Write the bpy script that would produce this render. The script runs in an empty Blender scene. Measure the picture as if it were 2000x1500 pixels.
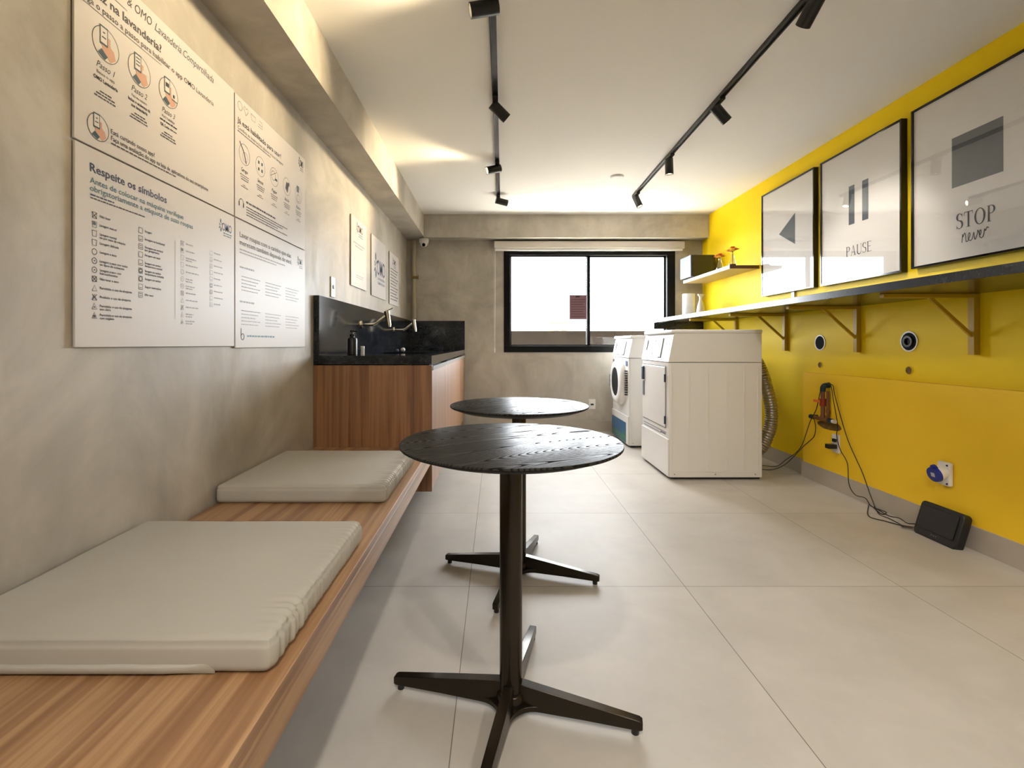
import bpy, bmesh, math, random
from mathutils import Vector, Matrix, noise

R = math.radians
PI = math.pi
random.seed(7)
SC = bpy.context.scene
COL = SC.collection

# ------------------------------------------------------------------ camera, world, exposure
F = 952.0            # focal length in pixels of the 2000x1500 frame
HC = 1.02            # camera height
VX, VY = 970.0, 672.0
cam_d = bpy.data.cameras.new('camera')
cam = bpy.data.objects.new('camera', cam_d)
COL.objects.link(cam)
cam.location = (0, 0, HC)
cam.rotation_euler = (R(90), 0, 0)
cam_d.sensor_fit = 'HORIZONTAL'
cam_d.sensor_width = 36
cam_d.lens = 36 * F / 2000
cam_d.shift_x = (1000 - VX) / 2000
cam_d.shift_y = -(750 - VY) / 2000
cam_d.clip_start = 0.02
SC.camera = cam

vs = SC.view_settings
vs.view_transform = 'Standard'
vs.look = 'None'
vs.gamma = 1.0
vs.use_curve_mapping = False
vs.exposure = 1.05

SKY = 14.0
LAMP = 3.6
w = bpy.data.worlds.new('world')
SC.world = w
w.use_nodes = True
bg = w.node_tree.nodes['Background']
bg.inputs[0].default_value = (0.90, 0.95, 1.0, 1)
bg.inputs[1].default_value = SKY


def portal(name, loc, rot, sx, sy):
    d = bpy.data.lights.new(name, 'AREA')
    d.shape = 'RECTANGLE'
    d.size = sx
    d.size_y = sy
    d.cycles.is_portal = True
    o = bpy.data.objects.new(name, d)
    o.location = loc
    o.rotation_euler = rot
    COL.objects.link(o)


sun_d = bpy.data.lights.new('sun', 'SUN')
sun_d.energy = 58
sun_d.angle = R(1)
sun_d.color = (1.0, 0.96, 0.90)
sun = bpy.data.objects.new('sun', sun_d)
sun.rotation_euler = Vector((-0.50, -0.06, -0.85)).to_track_quat('-Z', 'Y').to_euler()
sun.location = (6, 8, 10)
COL.objects.link(sun)
portal('window_portal', (1.084, 5.83, 1.52), (R(-90), 0, 0), 1.95, 1.15)

# ------------------------------------------------------------------ room dimensions
XL, XR, XH = -1.05, 2.407, 2.370     # left wall, right wall, face of the low boxed-out wall
YB, YBEAM, YF = 5.70, 5.52, -1.5     # back wall, back beam, wall behind the camera
ZC, ZB = 2.49, 2.24                  # ceiling, underside of beams
XBEAM = -0.826
YH, ZH = 3.77, 0.805                 # end and top of the low wall

# ------------------------------------------------------------------ materials


def lin(c):
    c = c / 255.0
    return c / 12.92 if c <= 0.04045 else ((c + 0.055) / 1.055) ** 2.4


def rgb(r, g, b):
    return (lin(r), lin(g), lin(b), 1)


class NT:
    def __init__(self, m):
        m.use_nodes = True
        self.t = m.node_tree
        self.n = self.t.nodes
        self.l = self.t.links
        self.bsdf = self.n['Principled BSDF']

    def add(self, kind, **kw):
        nd = self.n.new(kind)
        for k, v in kw.items():
            if k.startswith('i_'):
                nd.inputs[k[2:].replace('_', ' ')].default_value = v
            else:
                setattr(nd, k, v)
        return nd

    def link(self, a, b):
        self.l.new(a, b)

    def coords(self, scale=(1, 1, 1), rot=(0, 0, 0)):
        tc = self.add('ShaderNodeTexCoord')
        mp = self.add('ShaderNodeMapping')
        mp.inputs['Scale'].default_value = scale
        mp.inputs['Rotation'].default_value = rot
        self.link(tc.outputs['Object'], mp.inputs[0])
        return mp.outputs[0]

    def ramp(self, src, stops, interp='LINEAR'):
        r = self.add('ShaderNodeValToRGB')
        e = r.color_ramp.elements
        r.color_ramp.interpolation = interp
        e[0].position, e[0].color = stops[0]
        e[1].position, e[1].color = stops[-1]
        for p, c in stops[1:-1]:
            x = e.new(p)
            x.color = c
        self.link(src, r.inputs[0])
        return r.outputs[0]

    def noise(self, vec, scale=5, detail=6, rough=0.55, dist=0):
        nd = self.add('ShaderNodeTexNoise')
        nd.inputs['Scale'].default_value = scale
        nd.inputs['Detail'].default_value = detail
        nd.inputs['Roughness'].default_value = rough
        nd.inputs['Distortion'].default_value = dist
        if vec is not None:
            self.link(vec, nd.inputs['Vector'])
        return nd.outputs['Fac']

    def bump(self, h, strength=0.2, dist=0.01):
        b = self.add('ShaderNodeBump')
        b.inputs['Strength'].default_value = strength
        b.inputs['Distance'].default_value = dist
        self.link(h, b.inputs['Height'])
        self.link(b.outputs[0], self.bsdf.inputs['Normal'])


def mat(name, col, rough=0.5, metal=0.0, spec=0.5, coat=0.0, emit=None, estr=0):
    m = bpy.data.materials.new(name)
    t = NT(m)
    b = t.bsdf
    b.inputs['Base Color'].default_value = col
    b.inputs['Roughness'].default_value = rough
    b.inputs['Metallic'].default_value = metal
    b.inputs['Specular IOR Level'].default_value = spec
    b.inputs['Coat Weight'].default_value = coat
    b.inputs['Coat Roughness'].default_value = 0.05
    if emit:
        b.inputs['Emission Color'].default_value = emit
        b.inputs['Emission Strength'].default_value = estr
    return m


def soft_mat(name, c1, c2, scale=3, rough=0.6, bump=0.05, bscale=60, spec=0.5, bdist=0.002):
    """two close tones mixed by noise, with a fine bump"""
    m = mat(name, c1, rough, spec=spec)
    t = NT(m)
    v = t.coords()
    t.link(t.ramp(t.noise(v, scale, 5), [(0.3, c1), (0.7, c2)]), t.bsdf.inputs['Base Color'])
    if bump:
        t.bump(t.noise(v, bscale, 3), bump, bdist)
    return m


def cement_mat():
    m = mat('burnt_cement', rgb(178, 168, 152), 0.55)
    t = NT(m)
    v = t.coords((1, 1, 1))
    n1 = t.noise(v, 1.6, 8, 0.62, 1.2)
    n2 = t.noise(t.coords((1, 1, 0.35)), 6, 6, 0.6, 0.6)
    mx = t.add('ShaderNodeMath', operation='MULTIPLY_ADD')
    t.link(n2, mx.inputs[0])
    mx.inputs[1].default_value = 0.35
    t.link(n1, mx.inputs[2])
    c = t.ramp(mx.outputs[0], [(0.45, rgb(156, 149, 137)), (0.62, rgb(171, 164, 152)), (0.80, rgb(190, 183, 171))])
    t.link(c, t.bsdf.inputs['Base Color'])
    t.link(t.ramp(n2, [(0.3, (0.42,) * 3 + (1,)), (0.7, (0.62,) * 3 + (1,))]), t.bsdf.inputs['Roughness'])
    t.bump(n1, 0.12, 0.02)
    return m


def wood_mat(name, axis, dark, mid, light, rough=0.45, seam=0.0):
    """long-grained wood veneer, grain along the given axis"""
    m = mat(name, mid, rough)
    t = NT(m)
    t.bsdf.inputs['Coat Weight'].default_value = 0.7
    t.bsdf.inputs['Coat Roughness'].default_value = 0.42
    s = [16.0, 16.0, 16.0]
    s[axis] = 0.45
    v = t.coords(tuple(s))
    n1 = t.noise(v, 1.7, 4, 0.5, 0.5)
    s2 = [60.0, 60.0, 60.0]
    s2[axis] = 1.2
    n2 = t.noise(t.coords(tuple(s2)), 1.6, 3, 0.5, 0.1)
    mx = t.add('ShaderNodeMath', operation='MULTIPLY_ADD')
    t.link(n2, mx.inputs[0])
    mx.inputs[1].default_value = 0.28
    t.link(n1, mx.inputs[2])
    c = t.ramp(mx.outputs[0], [(0.40, dark), (0.58, mid), (0.74, light), (0.90, mid)])
    t.link(c, t.bsdf.inputs['Base Color'])
    t.bump(n2, 0.06, 0.003)
    return m


def tile_mat():
    m = mat('porcelain_tile', rgb(176, 170, 160), 0.32, spec=0.22)
    t = NT(m)
    tc = t.add('ShaderNodeTexCoord')
    sep = t.add('ShaderNodeSeparateXYZ')
    t.link(tc.outputs['Object'], sep.inputs[0])

    def line(out, period, off):
        a = t.add('ShaderNodeMath', operation='SUBTRACT')
        t.link(out, a.inputs[0])
        a.inputs[1].default_value = off - period * 20.5
        b = t.add('ShaderNodeMath', operation='MODULO')
        t.link(a.outputs[0], b.inputs[0])
        b.inputs[1].default_value = period
        c = t.add('ShaderNodeMath', operation='SUBTRACT')
        t.link(b.outputs[0], c.inputs[0])
        c.inputs[1].default_value = period / 2
        d = t.add('ShaderNodeMath', operation='ABSOLUTE')
        t.link(c.outputs[0], d.inputs[0])
        e = t.add('ShaderNodeMath', operation='LESS_THAN')
        t.link(d.outputs[0], e.inputs[0])
        e.inputs[1].default_value = 0.0013
        fl = t.add('ShaderNodeMath', operation='DIVIDE')
        t.link(a.outputs[0], fl.inputs[0])
        fl.inputs[1].default_value = period
        f2 = t.add('ShaderNodeMath', operation='ADD')
        t.link(fl.outputs[0], f2.inputs[0])
        f2.inputs[1].default_value = 0.5
        f3 = t.add('ShaderNodeMath', operation='FLOOR')
        t.link(f2.outputs[0], f3.inputs[0])
        return e.outputs[0], f3.outputs[0]
    lx, ix = line(sep.outputs[0], 0.907, -0.115)
    ly, iy = line(sep.outputs[1], 0.888, 2.052)
    mx = t.add('ShaderNodeMath', operation='MAXIMUM')
    t.link(lx, mx.inputs[0])
    t.link(ly, mx.inputs[1])
    cmb = t.add('ShaderNodeCombineXYZ')
    t.link(ix, cmb.inputs[0])
    t.link(iy, cmb.inputs[1])
    wn = t.add('ShaderNodeTexWhiteNoise')
    t.link(cmb.outputs[0], wn.inputs['Vector'])
    va = t.add('ShaderNodeVectorMath', operation='MULTIPLY_ADD')
    t.link(wn.outputs['Color'], va.inputs[0])
    va.inputs[1].default_value = (9, 9, 9)
    t.link(tc.outputs['Object'], va.inputs[2])
    n = t.noise(va.outputs[0], 3.5, 8, 0.62, 0.3)
    base = t.ramp(n, [(0.25, rgb(176, 171, 163)), (0.5, rgb(186, 181, 173)), (0.78, rgb(196, 191, 183))])
    mix = t.add('ShaderNodeMix', data_type='RGBA')
    t.link(mx.outputs[0], mix.inputs['Factor'])
    t.link(base, mix.inputs['A'])
    mix.inputs['B'].default_value = rgb(112, 106, 98)
    t.link(mix.outputs['Result'], t.bsdf.inputs['Base Color'])
    t.link(t.ramp(n, [(0.2, (0.44,) * 3 + (1,)), (0.8, (0.54,) * 3 + (1,))]), t.bsdf.inputs['Roughness'])
    inv = t.add('ShaderNodeMath', operation='SUBTRACT')
    inv.inputs[0].default_value = 1
    t.link(mx.outputs[0], inv.inputs[1])
    t.bump(inv.outputs[0], 0.4, 0.001)
    return m


def granite_mat(name, rough=0.12):
    m = mat(name, rgb(24, 27, 31), rough)
    t = NT(m)
    v = t.coords()
    n1 = t.noise(v, 55, 6, 0.7)
    n2 = t.noise(v, 7, 4, 0.6, 0.7)
    c1 = t.ramp(n1, [(0.45, rgb(14, 16, 19)), (0.62, rgb(34, 39, 46)), (0.78, rgb(84, 92, 104))])
    c2 = t.ramp(n2, [(0.5, (0, 0, 0, 1)), (0.75, (0.6, 0.6, 0.6, 1))])
    mix = t.add('ShaderNodeMix', data_type='RGBA')
    t.link(c2, mix.inputs['Factor'])
    t.link(c1, mix.inputs['A'])
    mix.inputs['B'].default_value = rgb(60, 66, 74)
    t.link(mix.outputs['Result'], t.bsdf.inputs['Base Color'])
    return m


def ash_mat():
    """black-stained open-grain ash with cathedral figure"""
    m = mat('black_stained_ash', rgb(44, 42, 40), 0.3)
    t = NT(m)
    tc = t.add('ShaderNodeTexCoord')

    def grain(sx, sy):
        mp = t.add('ShaderNodeMapping')
        mp.vector_type = 'TEXTURE'
        mp.inputs['Scale'].default_value = (1 / sx, 1 / sy, 1)
        mp.inputs['Rotation'].default_value = (0, 0, R(43))
        t.link(tc.outputs['Object'], mp.inputs[0])
        return mp.outputs[0]
    warp = t.noise(grain(1.1, 6.0), 1.2, 0.4, 0.4, 0.1)
    mul = t.add('ShaderNodeMath', operation='MULTIPLY')
    t.link(warp, mul.inputs[0])
    mul.inputs[1].default_value = 58.0
    fr = t.add('ShaderNodeMath', operation='FRACT')
    t.link(mul.outputs[0], fr.inputs[0])
    line = t.ramp(fr.outputs[0], [(0.0, (0, 0, 0, 1)), (0.12, (0.05, 0.05, 0.05, 1)), (0.42, (0.9, 0.9, 0.9, 1)), (1.0, (1, 1, 1, 1))])
    pores = t.noise(grain(12, 220), 1.5, 3, 0.6)
    p2 = t.ramp(pores, [(0.38, (0, 0, 0, 1)), (0.5, (1, 1, 1, 1))])
    mx = t.add('ShaderNodeMix', data_type='RGBA', blend_type='MULTIPLY')
    mx.inputs['Factor'].default_value = 0.3
    t.link(line, mx.inputs['A'])
    t.link(p2, mx.inputs['B'])
    t.link(t.ramp(mx.outputs['Result'], [(0, rgb(26, 25, 24)), (1, rgb(58, 56, 53))]), t.bsdf.inputs['Base Color'])
    t.link(t.ramp(mx.outputs['Result'], [(0, (0.6,) * 3 + (1,)), (1, (0.26,) * 3 + (1,))]), t.bsdf.inputs['Roughness'])
    t.link(t.ramp(mx.outputs['Result'], [(0, (0.0,) * 3 + (1,)), (0.6, (0.012,) * 3 + (1,)), (1, (0.034,) * 3 + (1,))]), t.bsdf.inputs['Specular IOR Level'])
    t.bump(mx.outputs['Result'], 0.22, 0.0008)
    return m


def glass_mat(name, tint=(1, 1, 1, 1), ior=1.5):
    m = bpy.data.materials.new(name)
    m.use_nodes = True
    nt = m.node_tree
    nt.nodes.clear()
    out = nt.nodes.new('ShaderNodeOutputMaterial')
    mix = nt.nodes.new('ShaderNodeMixShader')
    tr = nt.nodes.new('ShaderNodeBsdfTransparent')
    tr.inputs[0].default_value = tint
    gl = nt.nodes.new('ShaderNodeBsdfGlossy')
    gl.inputs['Roughness'].default_value = 0.0
    fr = nt.nodes.new('ShaderNodeFresnel')
    ge = nt.nodes.new('ShaderNodeNewGeometry')
    mm = nt.nodes.new('ShaderNodeMapRange')
    mm.inputs['To Min'].default_value = ior
    mm.inputs['To Max'].default_value = 1 / ior
    nt.links.new(ge.outputs['Backfacing'], mm.inputs['Value'])
    nt.links.new(mm.outputs['Result'], fr.inputs[0])
    nt.links.new(fr.outputs[0], mix.inputs[0])
    nt.links.new(tr.outputs[0], mix.inputs[1])
    nt.links.new(gl.outputs[0], mix.inputs[2])
    nt.links.new(mix.outputs[0], out.inputs[0])
    return m


def sticker_mat():
    m = mat('sea_print', rgb(30, 120, 150), 0.35)
    t = NT(m)
    tc = t.add('ShaderNodeTexCoord')
    sp = t.add('ShaderNodeSeparateXYZ')
    t.link(tc.outputs['Generated'], sp.inputs[0])
    n = t.noise(tc.outputs['Generated'], 3.5, 5, 0.6, 0.8)
    a = t.add('ShaderNodeMath', operation='MULTIPLY_ADD')
    t.link(n, a.inputs[0])
    a.inputs[1].default_value = 0.9
    t.link(sp.outputs[2], a.inputs[2])
    c = t.ramp(a.outputs[0], [(0.45, rgb(16, 76, 104)), (0.7, rgb(60, 126, 88)), (0.88, rgb(28, 96, 122)), (1.0, rgb(24, 92, 138))])
    t.link(c, t.bsdf.inputs['Base Color'])
    return m


M = {}
M['cement'] = cement_mat()
M['ceiling'] = soft_mat('ceiling_paint', rgb(243, 240, 234), rgb(246, 243, 237), 0.8, 0.75, 0.05, 25)
M['yellow'] = soft_mat('yellow_paint', rgb(240, 206, 8), rgb(242, 209, 12), 1.5, 0.6, 0.04, 40, spec=0.25)
M['yellow_low'] = soft_mat('warm_yellow', rgb(250, 208, 48), rgb(247, 204, 44), 1.5, 0.55, 0.04, 40, spec=0.3)  # low wall's yellow, warmer than the wall above it
M['tile'] = tile_mat()
M['skirt'] = soft_mat('tile_skirting', rgb(170, 162, 150), rgb(182, 174, 162), 3, 0.4, 0)
M['bench_wood'] = wood_mat('bench_wood', 1, rgb(118, 82, 52), rgb(150, 110, 74), rgb(182, 144, 104), 0.42)
M['cab_wood'] = wood_mat('cabinet_wood', 2, rgb(98, 62, 36), rgb(134, 90, 56), rgb(158, 114, 76), 0.42)
M['ash'] = ash_mat()
M['black_metal'] = mat('black_metal', rgb(58, 52, 44), 0.26, 0.8)
M['black_edge'] = mat('black_edge', rgb(26, 23, 19), 0.6, spec=0.15)
M['granite'] = granite_mat('black_granite', 0.10)
M['granite_shelf'] = granite_mat('blue_black_granite', 0.22)
M['chrome'] = mat('chrome', rgb(214, 208, 196), 0.12, 1.0)
M['steel'] = mat('brushed_steel', rgb(170, 170, 168), 0.3, 1.0)
M['brass'] = mat('aged_brass', rgb(150, 126, 84), 0.35, 1.0)
M['track'] = mat('black_track', rgb(24, 23, 22), 0.4)
M['lens'] = mat('lamp_lens', rgb(255, 230, 190), 0.3, emit=(1.0, 0.80, 0.50, 1), estr=12)
M['dark_lens'] = mat('clear_lens', rgb(120, 116, 108), 0.1)
M['white_enamel'] = soft_mat('white_enamel', rgb(226, 224, 220), rgb(222, 220, 216), 2, 0.32, 0)
M['white_plastic'] = mat('white_plastic', rgb(230, 228, 224), 0.35)
M['white_panel'] = mat('pale_panel', rgb(176, 182, 192), 0.5)
M['grey_plastic'] = mat('grey_plastic', rgb(104, 108, 114), 0.5)
M['dark_plastic'] = mat('dark_plastic', rgb(26, 26, 28), 0.38)
M['black_gloss'] = mat('black_gloss', rgb(10, 10, 11), 0.1)
M['pale_front'] = mat('pale_front', rgb(120, 130, 148), 0.6, spec=0.2)
M['bowl'] = mat('dark_bowl', rgb(16, 17, 18), 0.6, spec=0.15)
M['navy_plastic'] = mat('navy_plastic', rgb(40, 52, 78), 0.4)
M['blue_plastic'] = mat('blue_plastic', rgb(24, 44, 140), 0.35)
M['window_black'] = mat('black_aluminium', rgb(12, 11, 10), 0.5, spec=0.15)
M['glass'] = glass_mat('window_glass', ior=1.35)
M['picture_glass'] = glass_mat('picture_glass', ior=1.5)
M['vase_glass'] = glass_mat('vase_glass', (0.93, 0.95, 0.94, 1), 1.5)
M['fabric'] = soft_mat('grey_fabric', rgb(182, 178, 168), rgb(177, 173, 163), 4, 0.75, 0.25, 900, bdist=0.0006)
M['paper'] = mat('poster_board', rgb(206, 200, 196), 0.4, spec=0.3)
M['art_paper'] = mat('art_paper', rgb(226, 222, 216), 0.7)
M['ink_black'] = mat('ink_black', rgb(30, 28, 34), 0.5)
M['ink_navy'] = mat('ink_navy', rgb(34, 32, 72), 0.5)
M['ink_blue'] = mat('ink_blue', rgb(52, 66, 122), 0.5)
M['ink_teal'] = mat('ink_teal', rgb(66, 108, 120), 0.5)
M['ink_petrol'] = mat('ink_petrol', rgb(40, 66, 78), 0.5)
M['ink_grey'] = mat('ink_grey', rgb(84, 80, 82), 0.6, spec=0.2)
M['ink_pale'] = mat('ink_pale', rgb(150, 146, 148), 0.5)
M['ink_skin'] = mat('ink_skin', rgb(196, 148, 124), 0.5)
M['ink_wash'] = mat('ink_wash', rgb(206, 200, 192), 0.5)
M['art_grey'] = mat('art_grey', rgb(88, 90, 92), 0.7)
M['art_slate'] = mat('art_slate', rgb(72, 84, 92), 0.7)
M['purple_paper'] = mat('purple_paper', rgb(118, 84, 92), 0.8)
M['blind'] = soft_mat('blind_fabric', rgb(214, 208, 200), rgb(208, 202, 194), 3, 0.7, 0.1, 200)
M['yellow_bracket'] = mat('yellow_bracket', rgb(184, 150, 24), 0.5)
M['pipe_beige'] = mat('beige_paint', rgb(170, 158, 134), 0.5)
M['pvc_brown'] = mat('brown_pvc', rgb(128, 82, 52), 0.4)
M['red_plastic'] = mat('red_plastic', rgb(150, 50, 34), 0.4)
M['orange_plastic'] = mat('orange_plastic', rgb(226, 112, 50), 0.4)
M['petrol_plastic'] = mat('petrol_plastic', rgb(18, 52, 66), 0.4)
M['duct'] = mat('duct_foil', rgb(176, 170, 158), 0.34, 0.85)
M['hole_dark'] = soft_mat('rough_hole', rgb(96, 76, 40), rgb(130, 100, 44), 30, 0.9, 0.6, 80)
M['drain_dark'] = mat('drain_dark', rgb(40, 42, 46), 0.9, spec=0.1)
M['cable'] = mat('cable', rgb(38, 30, 24), 0.5)
M['petal'] = mat('petal', rgb(245, 190, 40), 0.6)
M['petal_orange'] = mat('petal_orange', rgb(216, 118, 40), 0.6)
M['stem'] = mat('stem', rgb(96, 80, 40), 0.6)
M['soil'] = mat('soil', rgb(82, 40, 28), 0.8)
M['shelf_wood'] = mat('shelf_laminate', rgb(190, 168, 120), 0.5)
M['shelf_edge'] = mat('shelf_edge', rgb(96, 58, 24), 0.5)
M['box_dark'] = mat('box_dark', rgb(26, 30, 40), 0.22)
M['tissue'] = soft_mat('tissue', rgb(238, 238, 240), rgb(230, 230, 234), 20, 0.9, 0.3, 120)
M['bounce_ledge'] = mat('bounce_ledge_pale', rgb(228, 222, 210), 0.9)
M['parapet'] = soft_mat('weathered_render', rgb(34, 29, 24), rgb(42, 36, 30), 2, 0.9, 0.2, 20, spec=0.0)
M['ground'] = mat('outside_ground', rgb(50, 47, 42), 0.9)
M['far_yellow'] = mat('far_yellow', rgb(238, 200, 90), 0.8)
M['sea'] = sticker_mat()

# ------------------------------------------------------------------ shape helpers


def bm_new():
    return bmesh.new()


def bx(bm, x0, x1, y0, y1, z0, z1, bev=0.0, seg=2):
    t = bmesh.new()
    bmesh.ops.create_cube(t, size=1)
    for v in t.verts:
        v.co = Vector(((x0 + x1) / 2 + v.co.x * abs(x1 - x0), (y0 + y1) / 2 + v.co.y * abs(y1 - y0),
                       (z0 + z1) / 2 + v.co.z * abs(z1 - z0)))
    if bev:
        bmesh.ops.bevel(t, geom=t.edges[:], offset=bev, segments=seg, affect='EDGES', profile=0.5)
    merge(bm, t)
    return bm


def merge(bm, t, mtx=None):
    if mtx is not None:
        t.transform(mtx)
    me = bpy.data.meshes.new('tmp')
    t.to_mesh(me)
    t.free()
    bm.from_mesh(me)
    bpy.data.meshes.remove(me)


def frame_of(d):
    d = d.normalized()
    u = d.orthogonal().normalized() if abs(d.z) > 0.99 else Vector((0, 0, 1)).cross(d).normalized()
    return u, d.cross(u).normalized(), d


def cyl(bm, a, b, r0, r1=None, n=24, caps=True):
    if r1 is None:
        r1 = r0
    a, b = Vector(a), Vector(b)
    u, v, d = frame_of(b - a)
    ra, rb = [], []
    for i in range(n):
        t = 2 * PI * i / n
        o = u * math.cos(t) + v * math.sin(t)
        ra.append(bm.verts.new(a + o * r0))
        rb.append(bm.verts.new(b + o * r1))
    for i in range(n):
        j = (i + 1) % n
        bm.faces.new((ra[i], ra[j], rb[j], rb[i]))
    if caps:
        bm.faces.new(list(reversed(ra)))
        bm.faces.new(rb)
    return bm


def tube(bm, pts, r, n=10, caps=True, radf=None):
    pts = [Vector(p) for p in pts]
    rings = []
    prev = None
    for i, p in enumerate(pts):
        if i == 0:
            d = pts[1] - p
        elif i == len(pts) - 1:
            d = p - pts[i - 1]
        else:
            d = (pts[i + 1] - pts[i - 1])
        d.normalize()
        if prev is None:
            u = frame_of(d)[0]
        else:
            u = prev - d * prev.dot(d)
            u.normalize()
        prev = u
        v = d.cross(u)
        rr = r if radf is None else radf(i)
        rings.append([bm.verts.new(p + (u * math.cos(2 * PI * k / n) + v * math.sin(2 * PI * k / n)) * rr) for k in range(n)])
    for a, b in zip(rings, rings[1:]):
        for k in range(n):
            j = (k + 1) % n
            bm.faces.new((a[k], a[j], b[j], b[k]))
    if caps:
        bm.faces.new(list(reversed(rings[0])))
        bm.faces.new(rings[-1])
    return bm


def spline(pts, n=8):
    """Catmull-Rom through points"""
    P = [Vector(p) for p in pts]
    P = [P[0] * 2 - P[1]] + P + [P[-1] * 2 - P[-2]]
    out = []
    for i in range(1, len(P) - 2):
        for k in range(n):
            t = k / n
            a, b, c, d = P[i - 1], P[i], P[i + 1], P[i + 2]
            out.append(0.5 * ((2 * b) + (c - a) * t + (2 * a - 5 * b + 4 * c - d) * t * t + (3 * b - a - 3 * c + d) * t ** 3))
    out.append(P[-2])
    return out


def lathe(bm, prof, loc=(0, 0, 0), n=48):
    loc = Vector(loc)
    rings = []
    for r, z in prof:
        if r < 1e-6:
            rings.append([bm.verts.new(loc + Vector((0, 0, z)))])
        else:
            rings.append([bm.verts.new(loc + Vector((r * math.cos(2 * PI * k / n), r * math.sin(2 * PI * k / n), z))) for k in range(n)])
    for a, b in zip(rings, rings[1:]):
        for k in range(n):
            j = (k + 1) % n
            if len(a) == 1 and len(b) == 1:
                continue
            if len(a) == 1:
                bm.faces.new((a[0], b[j], b[k]))
            elif len(b) == 1:
                bm.faces.new((a[k], a[j], b[0]))
            else:
                bm.faces.new((a[k], a[j], b[j], b[k]))
    return bm


def prism(bm, poly, axis, a, b):
    """extrude a 2-D polygon along an axis; poly holds the two other coordinates in xyz order"""
    def pt(p, w):
        if axis == 0:
            return Vector((w, p[0], p[1]))
        if axis == 1:
            return Vector((p[0], w, p[1]))
        return Vector((p[0], p[1], w))
    A = [bm.verts.new(pt(p, a)) for p in poly]
    B = [bm.verts.new(pt(p, b)) for p in poly]
    n = len(poly)
    bm.faces.new(A)
    bm.faces.new(list(reversed(B)))
    for i in range(n):
        j = (i + 1) % n
        bm.faces.new((A[i], B[i], B[j], A[j]))
    return bm


def world_of(o):
    p = Vector((0, 0, 0))
    while o:
        p += o.location
        o = o.parent
    return p


def obj(name, bm, m, parent=None, smooth=None, bevel=0.0, base=None):
    bmesh.ops.recalc_face_normals(bm, faces=bm.faces[:])
    if parent is not None:
        off = world_of(parent)
        bmesh.ops.translate(bm, verts=bm.verts[:], vec=-off)
    elif base is not None:
        bmesh.ops.translate(bm, verts=bm.verts[:], vec=-Vector(base))
    me = bpy.data.meshes.new(name)
    bm.to_mesh(me)
    bm.free()
    o = bpy.data.objects.new(name, me)
    me.materials.append(m)
    COL.objects.link(o)
    if parent is not None:
        o.parent = parent
    elif base is not None:
        o.location = base
    if smooth:
        for p in me.polygons:
            p.use_smooth = True
        if smooth < 179:
            me.set_sharp_from_angle(angle=R(smooth))
    if bevel:
        md = o.modifiers.new('bevel', 'BEVEL')
        md.width = bevel
        md.segments = 2
        md.limit_method = 'ANGLE'
        md.angle_limit = R(40)
    return o


def tag(o, label, cat, group=None, kind=None):
    o['label'] = label
    o['category'] = cat
    if group:
        o['group'] = group
    if kind:
        o['kind'] = kind
    return o


def thing(name, label, cat, loc=(0, 0, 0), group=None):
    o = bpy.data.objects.new(name, None)
    o.empty_display_size = 0.05
    COL.objects.link(o)
    o.location = loc
    return tag(o, label, cat, group)


def struct(name, bm, m, parent=None, smooth=None):
    o = obj(name, bm, m, parent, smooth)
    o['kind'] = 'structure'
    return o


def at(px, py, Y=None, X=None, Z=None):
    """a photo pixel turned into the room point on a plane of known depth, side or height"""
    dx, dz = (px - VX) / F, (VY - py) / F
    if Y is None:
        Y = X / dx if X is not None else (Z - HC) / dz
    return Vector((dx * Y, Y, HC + dz * Y))


# ------------------------------------------------------------------ the room shell
b = bm_new(); bx(b, XL - 0.15, XR + 0.15, YF - 0.15, YB + 0.15, -0.12, 0)
struct('floor', b, M['tile'])
b = bm_new(); bx(b, XL - 0.15, XR + 0.15, YF - 0.15, YB + 0.15, ZC, ZC + 0.12)
struct('ceiling', b, M['ceiling'])
b = bm_new(); bx(b, XL - 0.15, XL, YF - 0.15, YB + 0.15, 0, ZC)
struct('wall_left', b, M['cement'])
b = bm_new(); bx(b, XR, XR + 0.15, YF - 0.15, YB + 0.15, 0, ZC)
struct('wall_right', b, M['yellow'])
# low boxed-out wall on the right
b = bm_new(); bx(b, XH, XR, YF, YH, 0, ZH)
struct('wall_right_boxing', b, M['yellow_low'])
# back wall with the window hole
WX0, WX1, WZ0, WZ1 = 0.084, 2.084, 0.924, 2.11
b = bm_new()
bx(b, XL, WX0, YB, YB + 0.15, 0, ZC)
bx(b, WX1, XR, YB, YB + 0.15, 0, ZC)
bx(b, WX0, WX1, YB, YB + 0.15, 0, WZ0)
bx(b, WX0, WX1, YB, YB + 0.15, WZ1, ZC)
struct('wall_back', b, M['cement'])
# plain wall behind the camera
b = bm_new()
bx(b, XL, XR, YF - 0.15, YF, 0, ZC)
struct('wall_front', b, M['ceiling'])
# beams
b = bm_new(); bx(b, XL, XBEAM, YF, YB, ZB, ZC)
struct('trim_1', b, M['cement'])
b = bm_new(); bx(b, XBEAM, XR, YBEAM, YB, ZB - 0.012, ZC)
struct('trim_2', b, M['cement'])
# skirting
b = bm_new(); bx(b, XH - 0.010, XH, YF, YH, 0, 0.118, 0.001)
bx(b, XH - 0.010, XR, YH, YH + 0.010, 0, 0.118, 0.001)
bx(b, XR - 0.010, XR, YH + 0.01, YB, 0, 0.118, 0.001)
struct('baseboard_right', b, M['skirt'])
b = bm_new(); bx(b, -0.36, XR - 0.010, YB - 0.010, YB, 0, 0.125, 0.001)
struct('baseboard_back', b, M['skirt'])
b = bm_new(); bx(b, XL, XL + 0.010, YF, 2.79, 0, 0.12, 0.001)
struct('baseboard_left', b, M['skirt'])

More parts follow.
